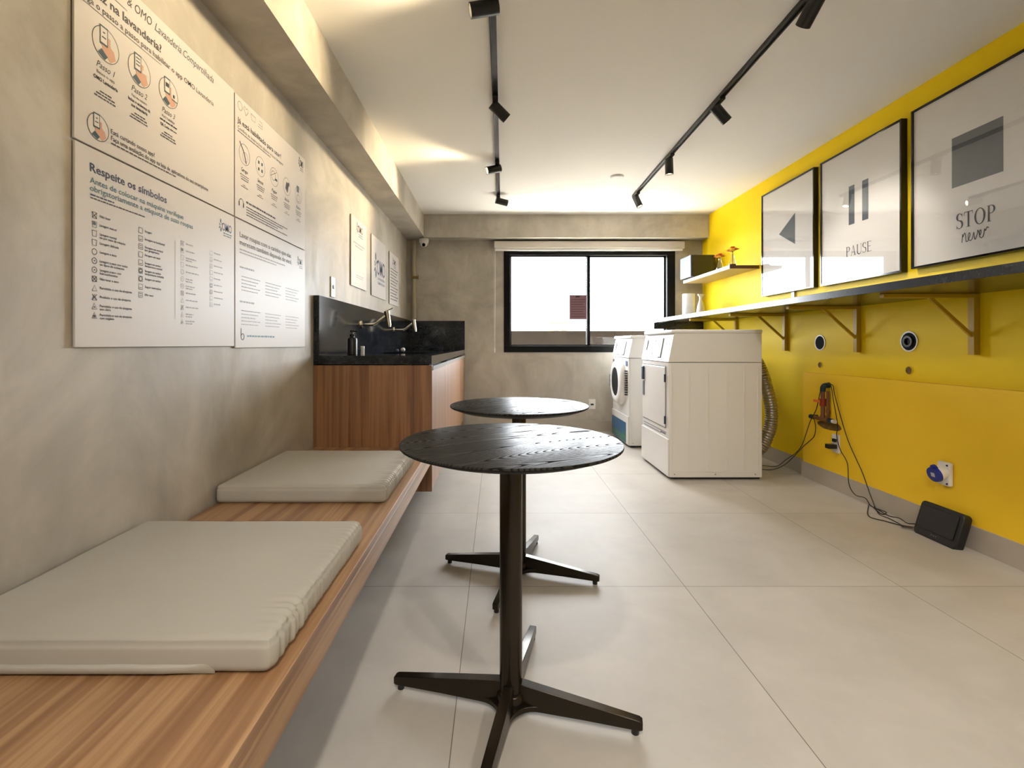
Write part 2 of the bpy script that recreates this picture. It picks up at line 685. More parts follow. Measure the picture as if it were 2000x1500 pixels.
# window
b = bm_new()
bx(b, WX0, WX1, YB - 0.012, YB + 0.09, WZ1 - 0.050, WZ1, 0.002)
bx(b, WX0, WX1, YB - 0.012, YB + 0.09, WZ0, WZ0 + 0.074, 0.002)
bx(b, WX0, WX0 + 0.074, YB - 0.012, YB + 0.09, WZ0 + 0.074, WZ1 - 0.05, 0.002)
bx(b, WX1 - 0.094, WX1, YB - 0.012, YB + 0.09, WZ0 + 0.074, WZ1 - 0.05, 0.002)
win = struct('window_1', b, M['window_black'])
ax0, ax1, az0, az1 = WX0 + 0.074, WX1 - 0.094, WZ0 + 0.074, WZ1 - 0.05
XM = 1.078
for (x0, x1, yy) in ((ax0, XM + 0.020, 5.722), (XM - 0.020, ax1, 5.752)):
    b = bm_new()
    s = 0.016
    bx(b, x0, x0 + s if x0 == ax0 else x0 + 0.036, yy, yy + 0.022, az0, az1, 0.001)
    bx(b, x1 - s if x1 == ax1 else x1 - 0.036, x1, yy, yy + 0.022, az0, az1, 0.001)
    bx(b, x0 + s, x1 - s, yy, yy + 0.022, az0, az0 + s, 0.001)
    bx(b, x0 + s, x1 - s, yy, yy + 0.022, az1 - s, az1, 0.001)
    sash = obj('window_sash', b, M['window_black'], win)
    b = bm_new(); bx(b, x0 + 0.01, x1 - 0.01, yy + 0.009, yy + 0.013, az0 + 0.01, az1 - 0.01)
    obj('window_pane', b, M['glass'], sash)

# roller blind
bl = thing('roller_blind', 'white roller blind rolled up in its cassette above the black window', 'blind', (1.08, YB - 0.05, 2.16))
bx0, bx1 = at(965, 471, Y=5.63).x, at(1337, 471, Y=5.63).x
b = bm_new(); bx(b, bx0, bx1, 5.612, 5.70, 2.125, 2.207, 0.006)
obj('cassette', b, M['blind'], bl)
b = bm_new(); bx(b, bx0 + 0.01, bx1 - 0.02, 5.628, 5.648, 2.098, 2.125, 0.004)
obj('bottom_rail', b, M['white_plastic'], bl)
b = bm_new()
for k in range(2):
    tube(b, [(bx0 + 0.004 + 0.012 * k, 5.64, 2.14 - 0.01), (bx0 + 0.002 + 0.012 * k, 5.64, 1.5), (bx0 + 0.010 * k, 5.64, 0.96)], 0.0022, 6)
obj('pull_chain', b, M['white_plastic'], bl, 60)
b = bm_new(); lathe(b, [(0, 0.03), (0.006, 0.03), (0.009, 0.02), (0.009, -0.02), (0, -0.03)], (bx0 + 0.005, 5.64, 0.945), 16)
obj('chain_weight', b, M['white_plastic'], bl, 60)

# paper taped on the window glass
p0, p1 = at(1112, 576, Y=5.715), at(1146, 624, Y=5.715)
pp = thing('paper_notice', 'purple printed notice taped to the left window pane', 'notice', ((p0.x + p1.x) / 2, 5.714, p1.z))
b = bm_new(); bx(b, p0.x, p1.x, 5.7145, 5.7155, p1.z, p0.z)
obj('sheet', b, M['purple_paper'], pp)
b = bm_new()
for k in range(8):
    z = p0.z - 0.055 - k * 0.028
    bx(b, p0.x + 0.02, p1.x - 0.02 - (0.02 if k % 3 == 2 else 0), 5.7136, 5.7144, z - 0.003, z + 0.003)
bx(b, (p0.x + p1.x) / 2 - 0.03, (p0.x + p1.x) / 2 + 0.02, 5.7136, 5.7144, p0.z - 0.03, p0.z - 0.012)
obj('printing', b, M['ink_black'], pp)

# outside: narrow yard, its low wall, an added sky-blocking mass above and a pale building far off
b = bm_new(); bx(b, -4, 8, 9.0, 9.15, -0.2, 1.266, 0.01)
struct('wall_outside', b, M['parapet'])
b = bm_new(); bx(b, -12, 14, 5.86, 60, -0.4, -0.2)
struct('ground', b, M['ground'])
b = bm_new(); bx(b, -6, 8, 5.0, 5.855, ZC + 0.13, 9.0)  # unseen mass added to keep sky light off the low outer wall
struct('added_sky_blocker', b, M['parapet'])
b = bm_new(); bx(b, -1.2, 3.4, 5.86, 6.6, 0.80, 0.885, 0.005)  # unseen pale slab added to throw sunlight up at the ceiling
struct('added_bounce_ledge', b, M['bounce_ledge'])
fb_ = thing('far_building', 'faint yellow building far away, low in the left window pane', 'building', (3.9, 30, -0.2))
b = bm_new(); bx(b, 3.3, 4.5, 30, 31, -0.2, 2.35)
obj('wall', b, M['far_yellow'], fb_)
b = bm_new(); bx(b, 3.2, 4.6, 29.9, 31.1, 2.35, 2.5)
obj('roof', b, M['far_yellow'], fb_)
for k in range(2):
    b = bm_new(); bx(b, 3.5 + 0.5 * k, 3.8 + 0.5 * k, 29.97, 29.999, 1.5, 2.0)
    obj('window', b, M['grey_plastic'], fb_)

# ------------------------------------------------------------------ ceiling tracks and spotlights


def track(label, x0, y0, x1, y1):
    t = thing('ceiling_track', label, 'lighting track', ((x0 + x1) / 2, (y0 + y1) / 2, ZC), 'black ceiling light tracks')
    d = Vector((x1 - x0, y1 - y0, 0)).normalized()
    s = Vector((d.y, -d.x, 0))
    b = bm_new()
    for sgn in (-1, 1):
        # two side walls and the top web leave the slot open
        for (o0, o1, z0, z1) in ((0.0095 * sgn, 0.0165 * sgn, ZC - 0.020, ZC),):
            q = [Vector((x0, y0, 0)) + s * o0, Vector((x0, y0, 0)) + s * o1, Vector((x1, y1, 0)) + s * o1, Vector((x1, y1, 0)) + s * o0]
            prism(b, [(p.x, p.y) for p in q], 2, z0, z1)
    q = [Vector((x0, y0, 0)) - s * 0.0095, Vector((x0, y0, 0)) + s * 0.0095, Vector((x1, y1, 0)) + s * 0.0095, Vector((x1, y1, 0)) - s * 0.0095]
    prism(b, [(p.x, p.y) for p in q], 2, ZC - 0.010, ZC)
    obj('rail', b, M['track'], t)
    b = bm_new()
    c = Vector((x1, y1, 0))
    q = [c - s * 0.017, c + s * 0.017, c + s * 0.017 + d * 0.012, c - s * 0.017 + d * 0.012]
    prism(b, [(p.x, p.y) for p in q], 2, ZC - 0.021, ZC)
    obj('end_cap', b, M['track'], t)
    return (Vector((x0, y0, 0)), Vector((x1, y1, 0)))


TL = track('black ceiling track nearer the grey cement wall, straight above the tables', -0.065, -1.3, 0.018, 4.86)
TR = track('black ceiling track nearer the yellow wall and pictures', 1.264, -1.3, 1.352, 4.80)


def spot(tr, Y, dirv, label, group, power=0, color=(1.0, 0.92, 0.82), L=0.120, rad=0.031, lit=True, size=62, drop=0.040):
    a, c = tr
    f = (Y - a.y) / (c.y - a.y)
    x = a.x + (c.x - a.x) * f
    th = thing('track_spotlight', label, 'spotlight', (x, Y, ZC - 0.02), group)
    z = ZC - 0.020
    b = bm_new(); bx(b, x - 0.0165, x + 0.0165, Y - 0.075, Y + 0.045, z - 0.014, z + 0.0, 0.002)
    obj('adapter', b, M['track'], th)
    d = Vector(dirv).normalized()
    piv = Vector((x, Y, z - drop))
    b = bm_new(); cyl(b, (x, Y, z - 0.010), piv, 0.005, n=12)
    obj('stem', b, M['track'], th, 40)
    a0 = piv - d * L * 0.22
    a1 = piv + d * L * 0.78
    b = bm_new()
    cyl(b, a0, a1, rad, n=32, caps=False)
    cyl(b, a1, a1 - d * 0.018, rad - 0.004, n=32, caps=False)
    u, v, _ = frame_of(d)
    # closed back and front lip
    bm2 = [b.verts.new(a0 + (u * math.cos(2 * PI * k / 32) + v * math.sin(2 * PI * k / 32)) * rad) for k in range(32)]
    b.faces.new(bm2)
    o1 = [b.verts.new(a1 + (u * math.cos(2 * PI * k / 32) + v * math.sin(2 * PI * k / 32)) * rad) for k in range(32)]
    o2 = [b.verts.new(a1 + (u * math.cos(2 * PI * k / 32) + v * math.sin(2 * PI * k / 32)) * (rad - 0.004)) for k in range(32)]
    for k in range(32):
        j = (k + 1) % 32
        b.faces.new((o1[k], o1[j], o2[j], o2[k]))
    bmesh.ops.remove_doubles(b, verts=b.verts[:], dist=0.0001)
    body = obj('lamp_body', b, M['track'], th, 40)
    b = bm_new(); cyl(b, a1 - d * 0.018, a1 - d * 0.012, rad - 0.0042, n=32)
    obj('lens', b, M['lens'] if lit else M['dark_lens'], body, 40)
    if power:
        ld = bpy.data.lights.new('spot_beam', 'SPOT')
        ld.energy = power * LAMP
        ld.color = color
        ld.spot_size = R(size)
        ld.spot_blend = 0.7
        ld.shadow_soft_size = 0.05
        lo = bpy.data.objects.new('spot_beam', ld)
        COL.objects.link(lo)
        lo.parent = body
        lo.location = (a1 + d * 0.004) - world_of(body)
        lo.rotation_euler = d.to_track_quat('-Z', 'Y').to_euler()
    return th


GS = 'cylindrical spotlights on the ceiling tracks'
spot(TL, 2.04, (-0.92, -0.10, -0.22), 'black spotlight near the top photo edge aimed at the cement wall', GS, 8, size=80, color=(1.0, 0.80, 0.50))
spot(TL, 2.90, (0.62, 0.25, -0.50), 'black spotlight on the cement-side track tilted down toward the yellow wall', GS, 5)
spot(TL, 3.92, (-0.85, -0.28, -0.26), 'lit spotlight aimed at the cement wall, third along its track', GS, 11, size=80, color=(1.0, 0.80, 0.50))
spot(TL, 4.80, (0.92, 0.20, -0.18), 'black spotlight at the far end of the cement-side track', GS, 4)
spot(TR, 2.00, (-0.10, 0.75, -0.60), 'black spotlight on the picture-side track, cut by the top photo edge', GS, 5)
spot(TR, 2.93, (0.62, 0.10, -0.62), 'black spotlight aimed at the pictures, second from the photo top', GS, 6)
spot(TR, 3.78, (0.04, 0.05, -1), 'black spotlight hanging straight down from the picture-side track', GS, 4)
spot(TR, 4.72, (0.30, -0.18, -0.80), 'black spotlight at the far end of the picture-side track', GS, 3)
spot(TL, 1.05, (-0.90, 0.10, -0.35), 'black spotlight on the cement-side track beyond the top photo edge', GS, 3.5, size=80, color=(1.0, 0.80, 0.50))
spot(TR, 1.05, (0.60, 0.10, -0.75), 'black spotlight on the picture-side track beyond the top photo edge', GS, 7)

spot(TL, 0.0, (0.30, 0.30, -0.85), 'black spotlight on the cement-side track, unseen, added as fill light above the viewer', GS, 9, size=90)  # this and the next three: unseen spots added to fill the near room
spot(TR, 0.0, (0.20, 0.30, -0.85), 'black spotlight on the picture-side track, unseen, added as fill light above the viewer', GS, 9, size=90)
spot(TL, -0.9, (0.10, 0.6, -0.75), 'black spotlight on the cement-side track, unseen, added as fill light behind the viewer', GS, 11, size=95)
spot(TR, -0.9, (-0.10, 0.6, -0.75), 'black spotlight on the picture-side track, unseen, added as fill light behind the viewer', GS, 11, size=95)

b = bm_new()
lathe(b, [(0, -0.018), (0.045, -0.018), (0.056, -0.012), (0.060, 0), (0, 0)], (1.055, 4.27, ZC), 40)
tag(obj('smoke_detector', b, M['white_plastic'], None, 50, base=(1.055, 4.27, ZC)), 'small round white detector disc flush on the ceiling', 'smoke detector')

# dome camera under the beam corner
cc = Vector((-0.835, 5.60, ZB - 0.012))
dm = thing('security_camera', 'white dome security camera under the corner of the beams', 'security camera', cc)
b = bm_new(); lathe(b, [(0, 0), (0.052, 0), (0.055, -0.01), (0.055, -0.035), (0.050, -0.045), (0, -0.045)], cc, 40)
obj('base', b, M['white_plastic'], dm, 50)
b = bm_new(); lathe(b, [(0.046, -0.045)] + [(0.046 * math.cos(R(a)), -0.045 - 0.046 * math.sin(R(a))) for a in range(10, 90, 10)] + [(0, -0.091)], cc, 40)
obj('dome', b, M['white_plastic'], dm, 60)
b = bm_new()
ld = Vector((0.05, -0.75, -0.5)).normalized()
cyl(b, cc + Vector((0, 0, -0.05)) + ld * 0.030, cc + Vector((0, 0, -0.05)) + ld * 0.052, 0.021, 0.018, 28)
obj('lens', b, M['black_gloss'], dm, 40)

# painted pipe in the back corner with a valve
cp = at(808, 500, Y=5.66).x
pi = thing('wall_pipe', 'beige painted vertical pipe in the far corner beside the cement wall', 'pipe', (cp, 5.66, 1.29))
b = bm_new(); cyl(b, (cp, 5.672, 1.2945), (cp, 5.672, ZB - 0.013), 0.024, n=24)
obj('riser', b, M['pipe_beige'], pi, 40)
b = bm_new()
vz = at(810, 541, Y=5.6).z
cyl(b, (cp, 5.665, vz), (cp, 5.62, vz), 0.014, n=20)
lathe(b, [(0, 0), (0.02, 0), (0.02, 0.006), (0, 0.006)], (cp, 5.65, vz - 0.003), 20)
cyl(b, (cp - 0.01, 5.62, vz), (cp + 0.055, 5.62, vz), 0.016, n=20)
cyl(b, (cp + 0.055, 5.62, vz), (cp + 0.062, 5.62, vz), 0.024, n=20)
obj('valve', b, M['brass'], pi, 40)

# ------------------------------------------------------------------ printed boards


class Print2D:
    """flat ink in poster coordinates; wall 'L' reads along +Y, wall 'R' along -Y, 'S' on any plane"""

    def __init__(self, wall, X):
        self.wall, self.X, self.b = wall, X, {}

    def bm(self, m):
        if m not in self.b:
            self.b[m] = bmesh.new()
        return self.b[m]

    def P(self, u, v, lift=0.0):
        return Vector((self.X + lift, u, v)) if self.wall == 'L' else Vector((self.X - lift, u, v))

    def poly(self, m, pts, lift=0.0):
        b = self.bm(m)
        vs_ = [b.verts.new(self.P(u, v, lift)) for u, v in pts]
        try:
            b.faces.new(vs_)
        except ValueError:
            pass

    def rect(self, m, u0, u1, v0, v1, lift=0.0):
        self.poly(m, [(u0, v0), (u1, v0), (u1, v1), (u0, v1)], lift)

    def disc(self, m, u, v, r, ry=None, n=28, lift=0.0):
        ry = ry or r
        self.poly(m, [(u + r * math.cos(2 * PI * k / n), v + ry * math.sin(2 * PI * k / n)) for k in range(n)], lift)

    def ring(self, m, u, v, r, w, ry=None, n=36, a0=0, a1=360, lift=0.0):
        ry = ry or r
        pts = [(u + r * math.cos(R(a0 + (a1 - a0) * k / n)), v + ry * math.sin(R(a0 + (a1 - a0) * k / n))) for k in range(n + 1)]
        self.stroke(m, pts, w, lift)

    def stroke(self, m, pts, w, lift=0.0):
        W = w if isinstance(w, (list, tuple)) else [w] * len(pts)
        b = self.bm(m)
        L, Rr = [], []
        n = len(pts)
        for i, (u, v) in enumerate(pts):
            a = pts[max(0, i - 1)]
            c = pts[min(n - 1, i + 1)]
            du, dv = c[0] - a[0], c[1] - a[1]
            q = math.hypot(du, dv) or 1
            nu, nv = -dv / q * W[i] / 2, du / q * W[i] / 2
            L.append(b.verts.new(self.P(u + nu, v + nv, lift)))
            Rr.append(b.verts.new(self.P(u - nu, v - nv, lift)))
        for i in range(n - 1):
            b.faces.new((L[i], L[i + 1], Rr[i + 1], Rr[i]))

    def text(self, m, s, u0, v, h, u1=None, bold=0.0, shear=0.0, lift=0.0, align='L'):
        """s from u0 (to u1 when given), baseline v, cap height h"""
        cu = bpy.data.curves.new('t', 'FONT')
        cu.body = s
        cu.size = 1
        cu.offset = bold
        cu.shear = shear
        cu.resolution_u = 2
        to = bpy.data.objects.new('t', cu)
        COL.objects.link(to)
        dg = bpy.context.evaluated_depsgraph_get()
        me = bpy.data.meshes.new_from_object(to.evaluated_get(dg))
        xs = [q.co.x for q in me.vertices]
        if xs:
            x0, x1 = min(xs), max(xs)
            sy = h / 0.69
            sg = 1
            if u1 is None:
                sx = sy
                u1s = sx
            else:
                sx = abs(u1 - u0) / (x1 - x0)
                sg = 1 if u1 > u0 else -1
            if align == 'C':
                u0 = u0 - (x1 - x0) * sx / 2
            for q in me.vertices:
                p = self.P(u0 + sg * (q.co.x - x0) * sx, v + q.co.y * sy, lift)
                q.co = p
            self.bm(m).from_mesh(me)
        bpy.data.meshes.remove(me)
        bpy.data.objects.remove(to)
        bpy.data.curves.remove(cu)

    def fine(self, m, u0, u1, v, h, seed=0):
        """a line of print too small to read: word-length strokes"""
        rnd = random.Random(int(seed * 991 + v * 7919 + u0 * 131))
        sg = 1 if u1 > u0 else -1
        u = u0
        while sg * (u1 - u) > h:
            wl = min(rnd.uniform(1.2, 4.2) * h, sg * (u1 - u))
            self.rect(m, u, u + sg * wl, v, v + h * rnd.uniform(0.8, 1.0))
            u += sg * (wl + 0.5 * h)

    def build(self, parent, names):
        for m, b in self.b.items():
            obj(names.get(m, 'printing'), b, M[m], parent)


def splash(P, m, u, v, r):
    """the little leaf-splash mark left of the logo word"""
    for a, l, wd in ((95, 1.0, .20), (40, .62, .20), (150, .55, .18), (180, .42, .2), (225, .72, .2), (268, 1.0, .22)):
        ca, sa = math.cos(R(a)), math.sin(R(a))
        pts = []
        for s_, t_ in ((.25, 0), (.5, wd), (.8, wd * .8), (1.0, 0), (.8, -wd * .6), (.5, -wd * .6)):
            pts.append((u + r * l * (ca * s_ - sa * t_), v + r * l * (sa * s_ + ca * t_)))
        P.poly(m, pts)


def brand(P, u, v, w, h, m='ink_blue', under=2):
    """bold three-letter word with the splash at its left and two thin lines under it"""
    splash(P, 'ink_petrol', u - 0.12 * w, v + h * 0.55, h * 0.85)
    P.text(m, 'OMO', u, v, h, u + w, bold=0.008)
    for k in range(under):
        P.fine('ink_teal', u + 0.12 * w, u + w, v - h * (0.35 + 0.3 * k), h * 0.14, k)


def hand_icon(P, u, v, r, variant=0):
    P.disc('ink_wash', u, v, r, lift=0.0)
    P.ring('ink_grey', u, v, r, 0.0016, lift=0.0003)
    L = 0.0005
    # forearm and hand
    P.poly('ink_skin', [(u + .75 * r, v - .55 * r), (u + .35 * r, v - .9 * r), (u - .25 * r, v - .45 * r), (u - .35 * r, v - .1 * r),
                        (u - .2 * r, v + .15 * r), (u + .25 * r, v + .1 * r), (u + .6 * r, v - .1 * r)], L)
    for k in range(4):
        P.disc('ink_skin', u + .22 * r, v + (.42 - .17 * k) * r, .13 * r, .09 * r, 12, L + .0002)
    # phone
    P.rect('ink_petrol', u - .48 * r, u + .12 * r, v - .12 * r, v + 1.02 * r, L + .0003)
    P.rect('ink_wash', u - .42 * r, u + .06 * r, v + .0 * r, v + .92 * r, L + .0005)
    if variant == 3:
        P.rect('ink_black', u - .36 * r, u, v + .35 * r, v + .65 * r, L + .0007)
        P.rect('ink_wash', u + .25 * r, u + .8 * r, v - .2 * r, v + .45 * r, L + .0004)
        P.rect('ink_black', u + .42 * r, u + .62 * r, v - .12 * r, v + .12 * r, L + .0006)
        P.rect('ink_petrol', u + .3 * r, u + .95 * r, v - .32 * r, v - .26 * r, L + .0004)
    elif variant == 2:
        for k in range(3):
            P.rect('ink_petrol', u - .36 * r, u + .0 * r, v + (.25 + .22 * k) * r, v + (.33 + .22 * k) * r, L + .0007)
        P.rect('ink_wash', u + .22 * r, u + .78 * r, v - .02 * r, v + .2 * r, L + .0004)
    else:
        P.rect('ink_black', u - .26 * r, u - .1 * r, v + .6 * r, v + .68 * r, L + .0007)
        P.rect('ink_grey', u - .34 * r, u - .02 * r, v + .3 * r, v + .38 * r, L + .0007)
    # cuff
    P.poly('ink_petrol', [(u - .1 * r, v - .95 * r), (u - .62 * r, v - .72 * r), (u - .35 * r, v - .38 * r), (u + .12 * r, v - .68 * r)], L + .0002)


def round_icon(P, u, v, r, k):
    P.ring('ink_grey', u, v, r, 0.0016)
    m = 'ink_grey'
    if k == 0:
        P.stroke(m, [(u - .9 * r, v + 1.0 * r), (u - .1 * r, v + .2 * r), (u + .35 * r, v - .8 * r)], 0.006)
        P.ring(m, u + .1 * r, v - .2 * r, .45 * r, 0.0014)
    elif k == 1:
        for (a, c) in ((-.35, .35), (.35, .35), (-.35, -.35), (.35, -.35)):
            P.rect('ink_petrol', u + (a - .14) * r, u + (a + .14) * r, v + (c - .16) * r, v + (c + .16) * r)
    elif k == 2:
        P.ring(m, u - .2 * r, v + .1 * r, .5 * r, 0.002)
        P.rect('ink_petrol', u + .2 * r, u + .75 * r, v - .3 * r, v - .05 * r)
        P.stroke(m, [(u - .9 * r, v - .1 * r), (u + .6 * r, v + .7 * r)], 0.002)
    elif k == 3:
        P.poly(m, [(u - .1 * r, v + .6 * r), (u + .5 * r, v + .2 * r), (u + .2 * r, v - .7 * r), (u - .4 * r, v - .3 * r)])
        P.rect('ink_petrol', u + .2 * r, u + .7 * r, v + .2 * r, v + .6 * r)
    else:
        P.rect('ink_petrol', u - .5 * r, u + .2 * r, v + .3 * r, v + 1.1 * r)
        P.ring('ink_grey', u, v - .4 * r, .45 * r, 0.002)


def board(name, label, y0, y1, z0, z1, group, th=0.006, off=0.004):
    """one rigid poster board standing a little off the cement wall"""
    t = thing(name, label, 'poster', (XL + off, (y0 + y1) / 2, z0), group)
    b = bm_new(); bx(b, XL + off, XL + off + th, y0, y1, z0, z1, 0.0006, 1)
    obj('board', b, M['paper'], t)
    return t, Print2D('L', XL + off + th + 0.0006)


NM = {'ink_black': 'black_lettering', 'ink_navy': 'heading', 'ink_blue': 'logo', 'ink_teal': 'teal_lettering', 'ink_petrol': 'dark_artwork',
      'ink_grey': 'grey_printing', 'ink_pale': 'pale_printing', 'ink_skin': 'hand_drawing', 'ink_wash': 'icon_background'}
GP = 'large instruction posters on the cement wall'
# 1: upper near poster
t1, P = board('instruction_poster', 'large white poster with three round phone drawings, upper of the near pair', 1.200, 1.930, 1.529, 2.025, GP)
P.text('ink_black', '& OMO', 1.372, 1.976, 0.026, 1.470, shear=0.25)
P.text('ink_petrol', 'Lavanderia', 1.482, 1.976, 0.025, 1.607, shear=0.35)
P.text('ink_petrol', 'Compartilhada', 1.617, 1.976, 0.025, 1.790, shear=0.35)
P.rect('ink_grey', 1.23, 1.372, 1.957, 1.9585)
P.text('ink_black', 'vez na lavanderia?', 1.250, 1.922, 0.0235, 1.512, bold=0.022)
P.text('ink_grey', 'Siga o passo a passo para habilitar o app OMO Lavanderia', 1.222, 1.893, 0.0165, 1.790, bold=0.006)
P.rect('ink_grey', 1.222, 1.512, 1.8845, 1.886)
for k, (u, s) in enumerate(((1.297, 'Passo 1'), (1.419, 'Passo 2'), (1.545, 'Passo 3'))):
    hand_icon(P, u, 1.815, 0.044, k + 1)
    P.text('ink_grey', s, u - 0.031, 1.744, 0.017, u + 0.031, shear=0.35)
    P.text('ink_grey', ('Baixe o app', 'Faça seu cadastro', 'Para habilitar')[k], u - 0.030, 1.728, 0.008, u + 0.030)
    if k == 0:
        P.text('ink_black', 'OMO Lavanderia', u - 0.040, 1.710, 0.0095, u + 0.040, bold=0.03)
    elif k == 1:
        P.text('ink_black', 'Inclua o endereço da', u - 0.044, 1.713, 0.0085, u + 0.044, bold=0.03)
        P.text('ink_black', 'sua lavanderia', u - 0.032, 1.699, 0.0085, u + 0.032, bold=0.03)
    else:
        P.fine('ink_black', u - 0.040, u + 0.040, 1.716, 0.005)
        P.text('ink_black', 'QR Code', u - 0.038, 1.700, 0.0085, u + 0.002, bold=0.03)
        P.fine('ink_grey', u + 0.006, u + 0.040, 1.702, 0.004)
    P.fine('ink_grey', u - 0.020, u + 0.022, 1.682, 0.004, 1)
    P.fine('ink_grey', u - 0.032, u + 0.032, 1.674, 0.004, 2)
    P.fine('ink_grey', u - 0.038, u + 0.038, 1.666, 0.004, 3)
hand_icon(P, 1.272, 1.585, 0.034, 1)
P.text('ink_grey', 'Está curtindo nosso app?', 1.314, 1.588, 0.0125, 1.482, bold=0.010)
P.text('ink_grey', 'Faça uma avaliação do app na loja de aplicativos do seu smartphone', 1.314, 1.570, 0.0125, 1.756, bold=0.012)
P.fine('ink_grey', 1.314, 1.580, 1.560, 0.0045)
P.build(t1, NM)

# 2: lower near poster
t2, P = board('instruction_poster', 'large white poster of laundry care symbols, below the phone drawings', 1.202, 1.932, 1.012, 1.524, GP)
P.text('ink_navy', 'Respeite os símbolos', 1.246, 1.463, 0.0215, 1.536, bold=0.016)
P.text('ink_teal', 'Antes de colocar na máquina verifique', 1.246, 1.4335, 0.0150, 1.618, bold=0.010)
P.text('ink_teal', 'obrigatoriamente a etiqueta de suas roupas', 1.246, 1.4135, 0.0150, 1.668, bold=0.010)
P.fine('ink_navy', 1.247, 1.325, 1.402, 0.0042)
P.fine('ink_grey', 1.247, 1.440, 1.394, 0.0036)
brand(P, 1.846, 1.452, 0.066, 0.030)


def care(P, m, u, v, k, r=0.0075):
    w_ = 0.0016
    k = k % 12
    if k in (0, 1, 2, 3):
        P.stroke(m, [(u - r, v + r), (u - .75 * r, v - r), (u + .75 * r, v - r), (u + r, v + r), (u - r, v + r)], w_)
        if k == 0:
            P.stroke(m, [(u - r, v - r), (u + r, v + r)], w_)
            P.stroke(m, [(u - r, v + r), (u + r, v - r)], w_)
        if k == 1:
            P.disc('ink_petrol', u, v + .3 * r, .6 * r)
    elif k in (4, 5, 6, 7):
        P.ring(m, u, v, r, w_, n=20)
        if k in (5, 6):
            P.disc(m, u, v, .25 * r)
        if k == 7:
            P.stroke(m, [(u - r, v - r), (u + r, v + r)], w_)
            P.stroke(m, [(u - r, v + r), (u + r, v - r)], w_)
    else:
        P.stroke(m, [(u - r, v - r), (u, v + r), (u + r, v - r), (u - r, v - r)], w_)
        if k == 9:
            P.stroke(m, [(u - r, v - r), (u + r, v + r)], w_)
            P.stroke(m, [(u - r, v + r), (u + r, v - r)], w_)
        if k in (10, 11):
            P.disc(m, u, v - .3 * r, (.25 if k == 10 else .5) * r)


def square_care(P, m, u, v, k, r=0.0075):
    w_ = 0.0016
    P.stroke(m, [(u - r, v - r), (u + r, v - r), (u + r, v + r), (u - r, v + r), (u - r, v - r)], w_)
    for q in range(k % 3):
        P.stroke(m, [(u - .6 * r, v - .4 * r + q * .8 * r), (u + .6 * r, v - .4 * r + q * .8 * r)], w_)
    if k in (5, 6):
        P.ring(m, u, v, .8 * r, w_, n=16)


c1 = ['Não lavar', 'Lavagem manual', 'Lavagem normal|ou por meio de máquina', 'Lavagem delicada', 'Lavagem a seco',
      'Lavagem a seco com todos|os tipos de solventes', 'Lavagem a seco com|hidrocarbonetos', 'Não lavar a seco', 'Permitido o uso de alvejante',
      'Proibido o uso de alvejante', 'Permitido o uso de alvejante|sem cloro', 'Permitido o uso de alvejante|com oxigênio']
c2 = ['Secagem', 'Secagem na horizontal', 'Secagem na vertical|por gotejamento', 'Secagem em varal', 'Secagem em tambor|temperatura normal',
      'Secagem em tambor|temperatura reduzida', 'Secagem em tambor', 'Seguir instruções', 'Não secar']
for k, s in enumerate(c1):
    v = 1.353 - k * 0.0235
    care(P, 'ink_grey', 1.260, v, k)
    for j, q in enumerate(s.split('|')):
        P.text('ink_grey', q, 1.277, v - 0.001 - 0.0085 * j, 0.0062, 1.277 + 0.0040 * len(q), bold=0.02)
    if k < 9:
        square_care(P, 'ink_grey', 1.4235, v - 0.001, k)
        for j, q in enumerate(c2[k].split('|')):
            P.text('ink_grey', q, 1.4405, v - 0.002 - 0.0085 * j, 0.0062, 1.4405 + 0.0041 * len(q), bold=0.02)
        square_care(P, 'ink_pale', 1.775, v - 0.002, k)  # both right-hand columns use paler ink to imitate glare on the board
        P.fine('ink_pale', 1.792, 1.792 + 0.045 + 0.006 * (k % 4), v, 0.0042, 5)
    care(P, 'ink_pale', 1.612, v, k)
    P.fine('ink_pale', 1.630, 1.670 + 0.008 * (k % 5), v, 0.0044, 3)
    if '|' in s:
        P.fine('ink_pale', 1.630, 1.665, v - 0.008, 0.0044, 4)
P.rect('ink_grey', 1.5755, 1.5765, 1.10, 1.355)
P.build(t2, NM)

# 3: upper far poster
t3, P = board('instruction_poster', 'white poster with a row of five small round drawings, above another board', 1.938, 2.645, 1.529, 2.020, GP)
m = 'ink_grey'
P.ring(m, 1.975, 1.985, 0.017, 0.0016)
P.stroke(m, [(2.022, 1.966), (2.004, 1.988), (2.007, 1.999), (2.016, 1.999), (2.022, 1.991), (2.028, 1.999), (2.037, 1.999), (2.040, 1.988), (2.022, 1.966)], 0.0016)
P.stroke(m, [(2.062, 1.995), (2.067, 1.972), (2.097, 1.972), (2.102, 1.995), (2.062, 1.995)], 0.0016)
P.stroke(m, [(2.124, 1.970), (2.164, 1.970), (2.160, 1.998), (2.135, 1.998)], 0.0016)
P.stroke(m, [(2.128, 1.981), (2.162, 1.981)], 0.0016)
P.text('ink_black', 'Já está habilitado para usar?', 1.955, 1.913, 0.0215, 2.350, bold=0.012)
P.text('ink_grey', 'Confira as instruções abaixo e boa lavagem', 1.957, 1.887, 0.0135, 2.372)
P.fine('ink_grey', 1.957, 2.24, 1.877, 0.004)
brand(P, 2.575, 1.962, 0.045, 0.034, 'ink_black')
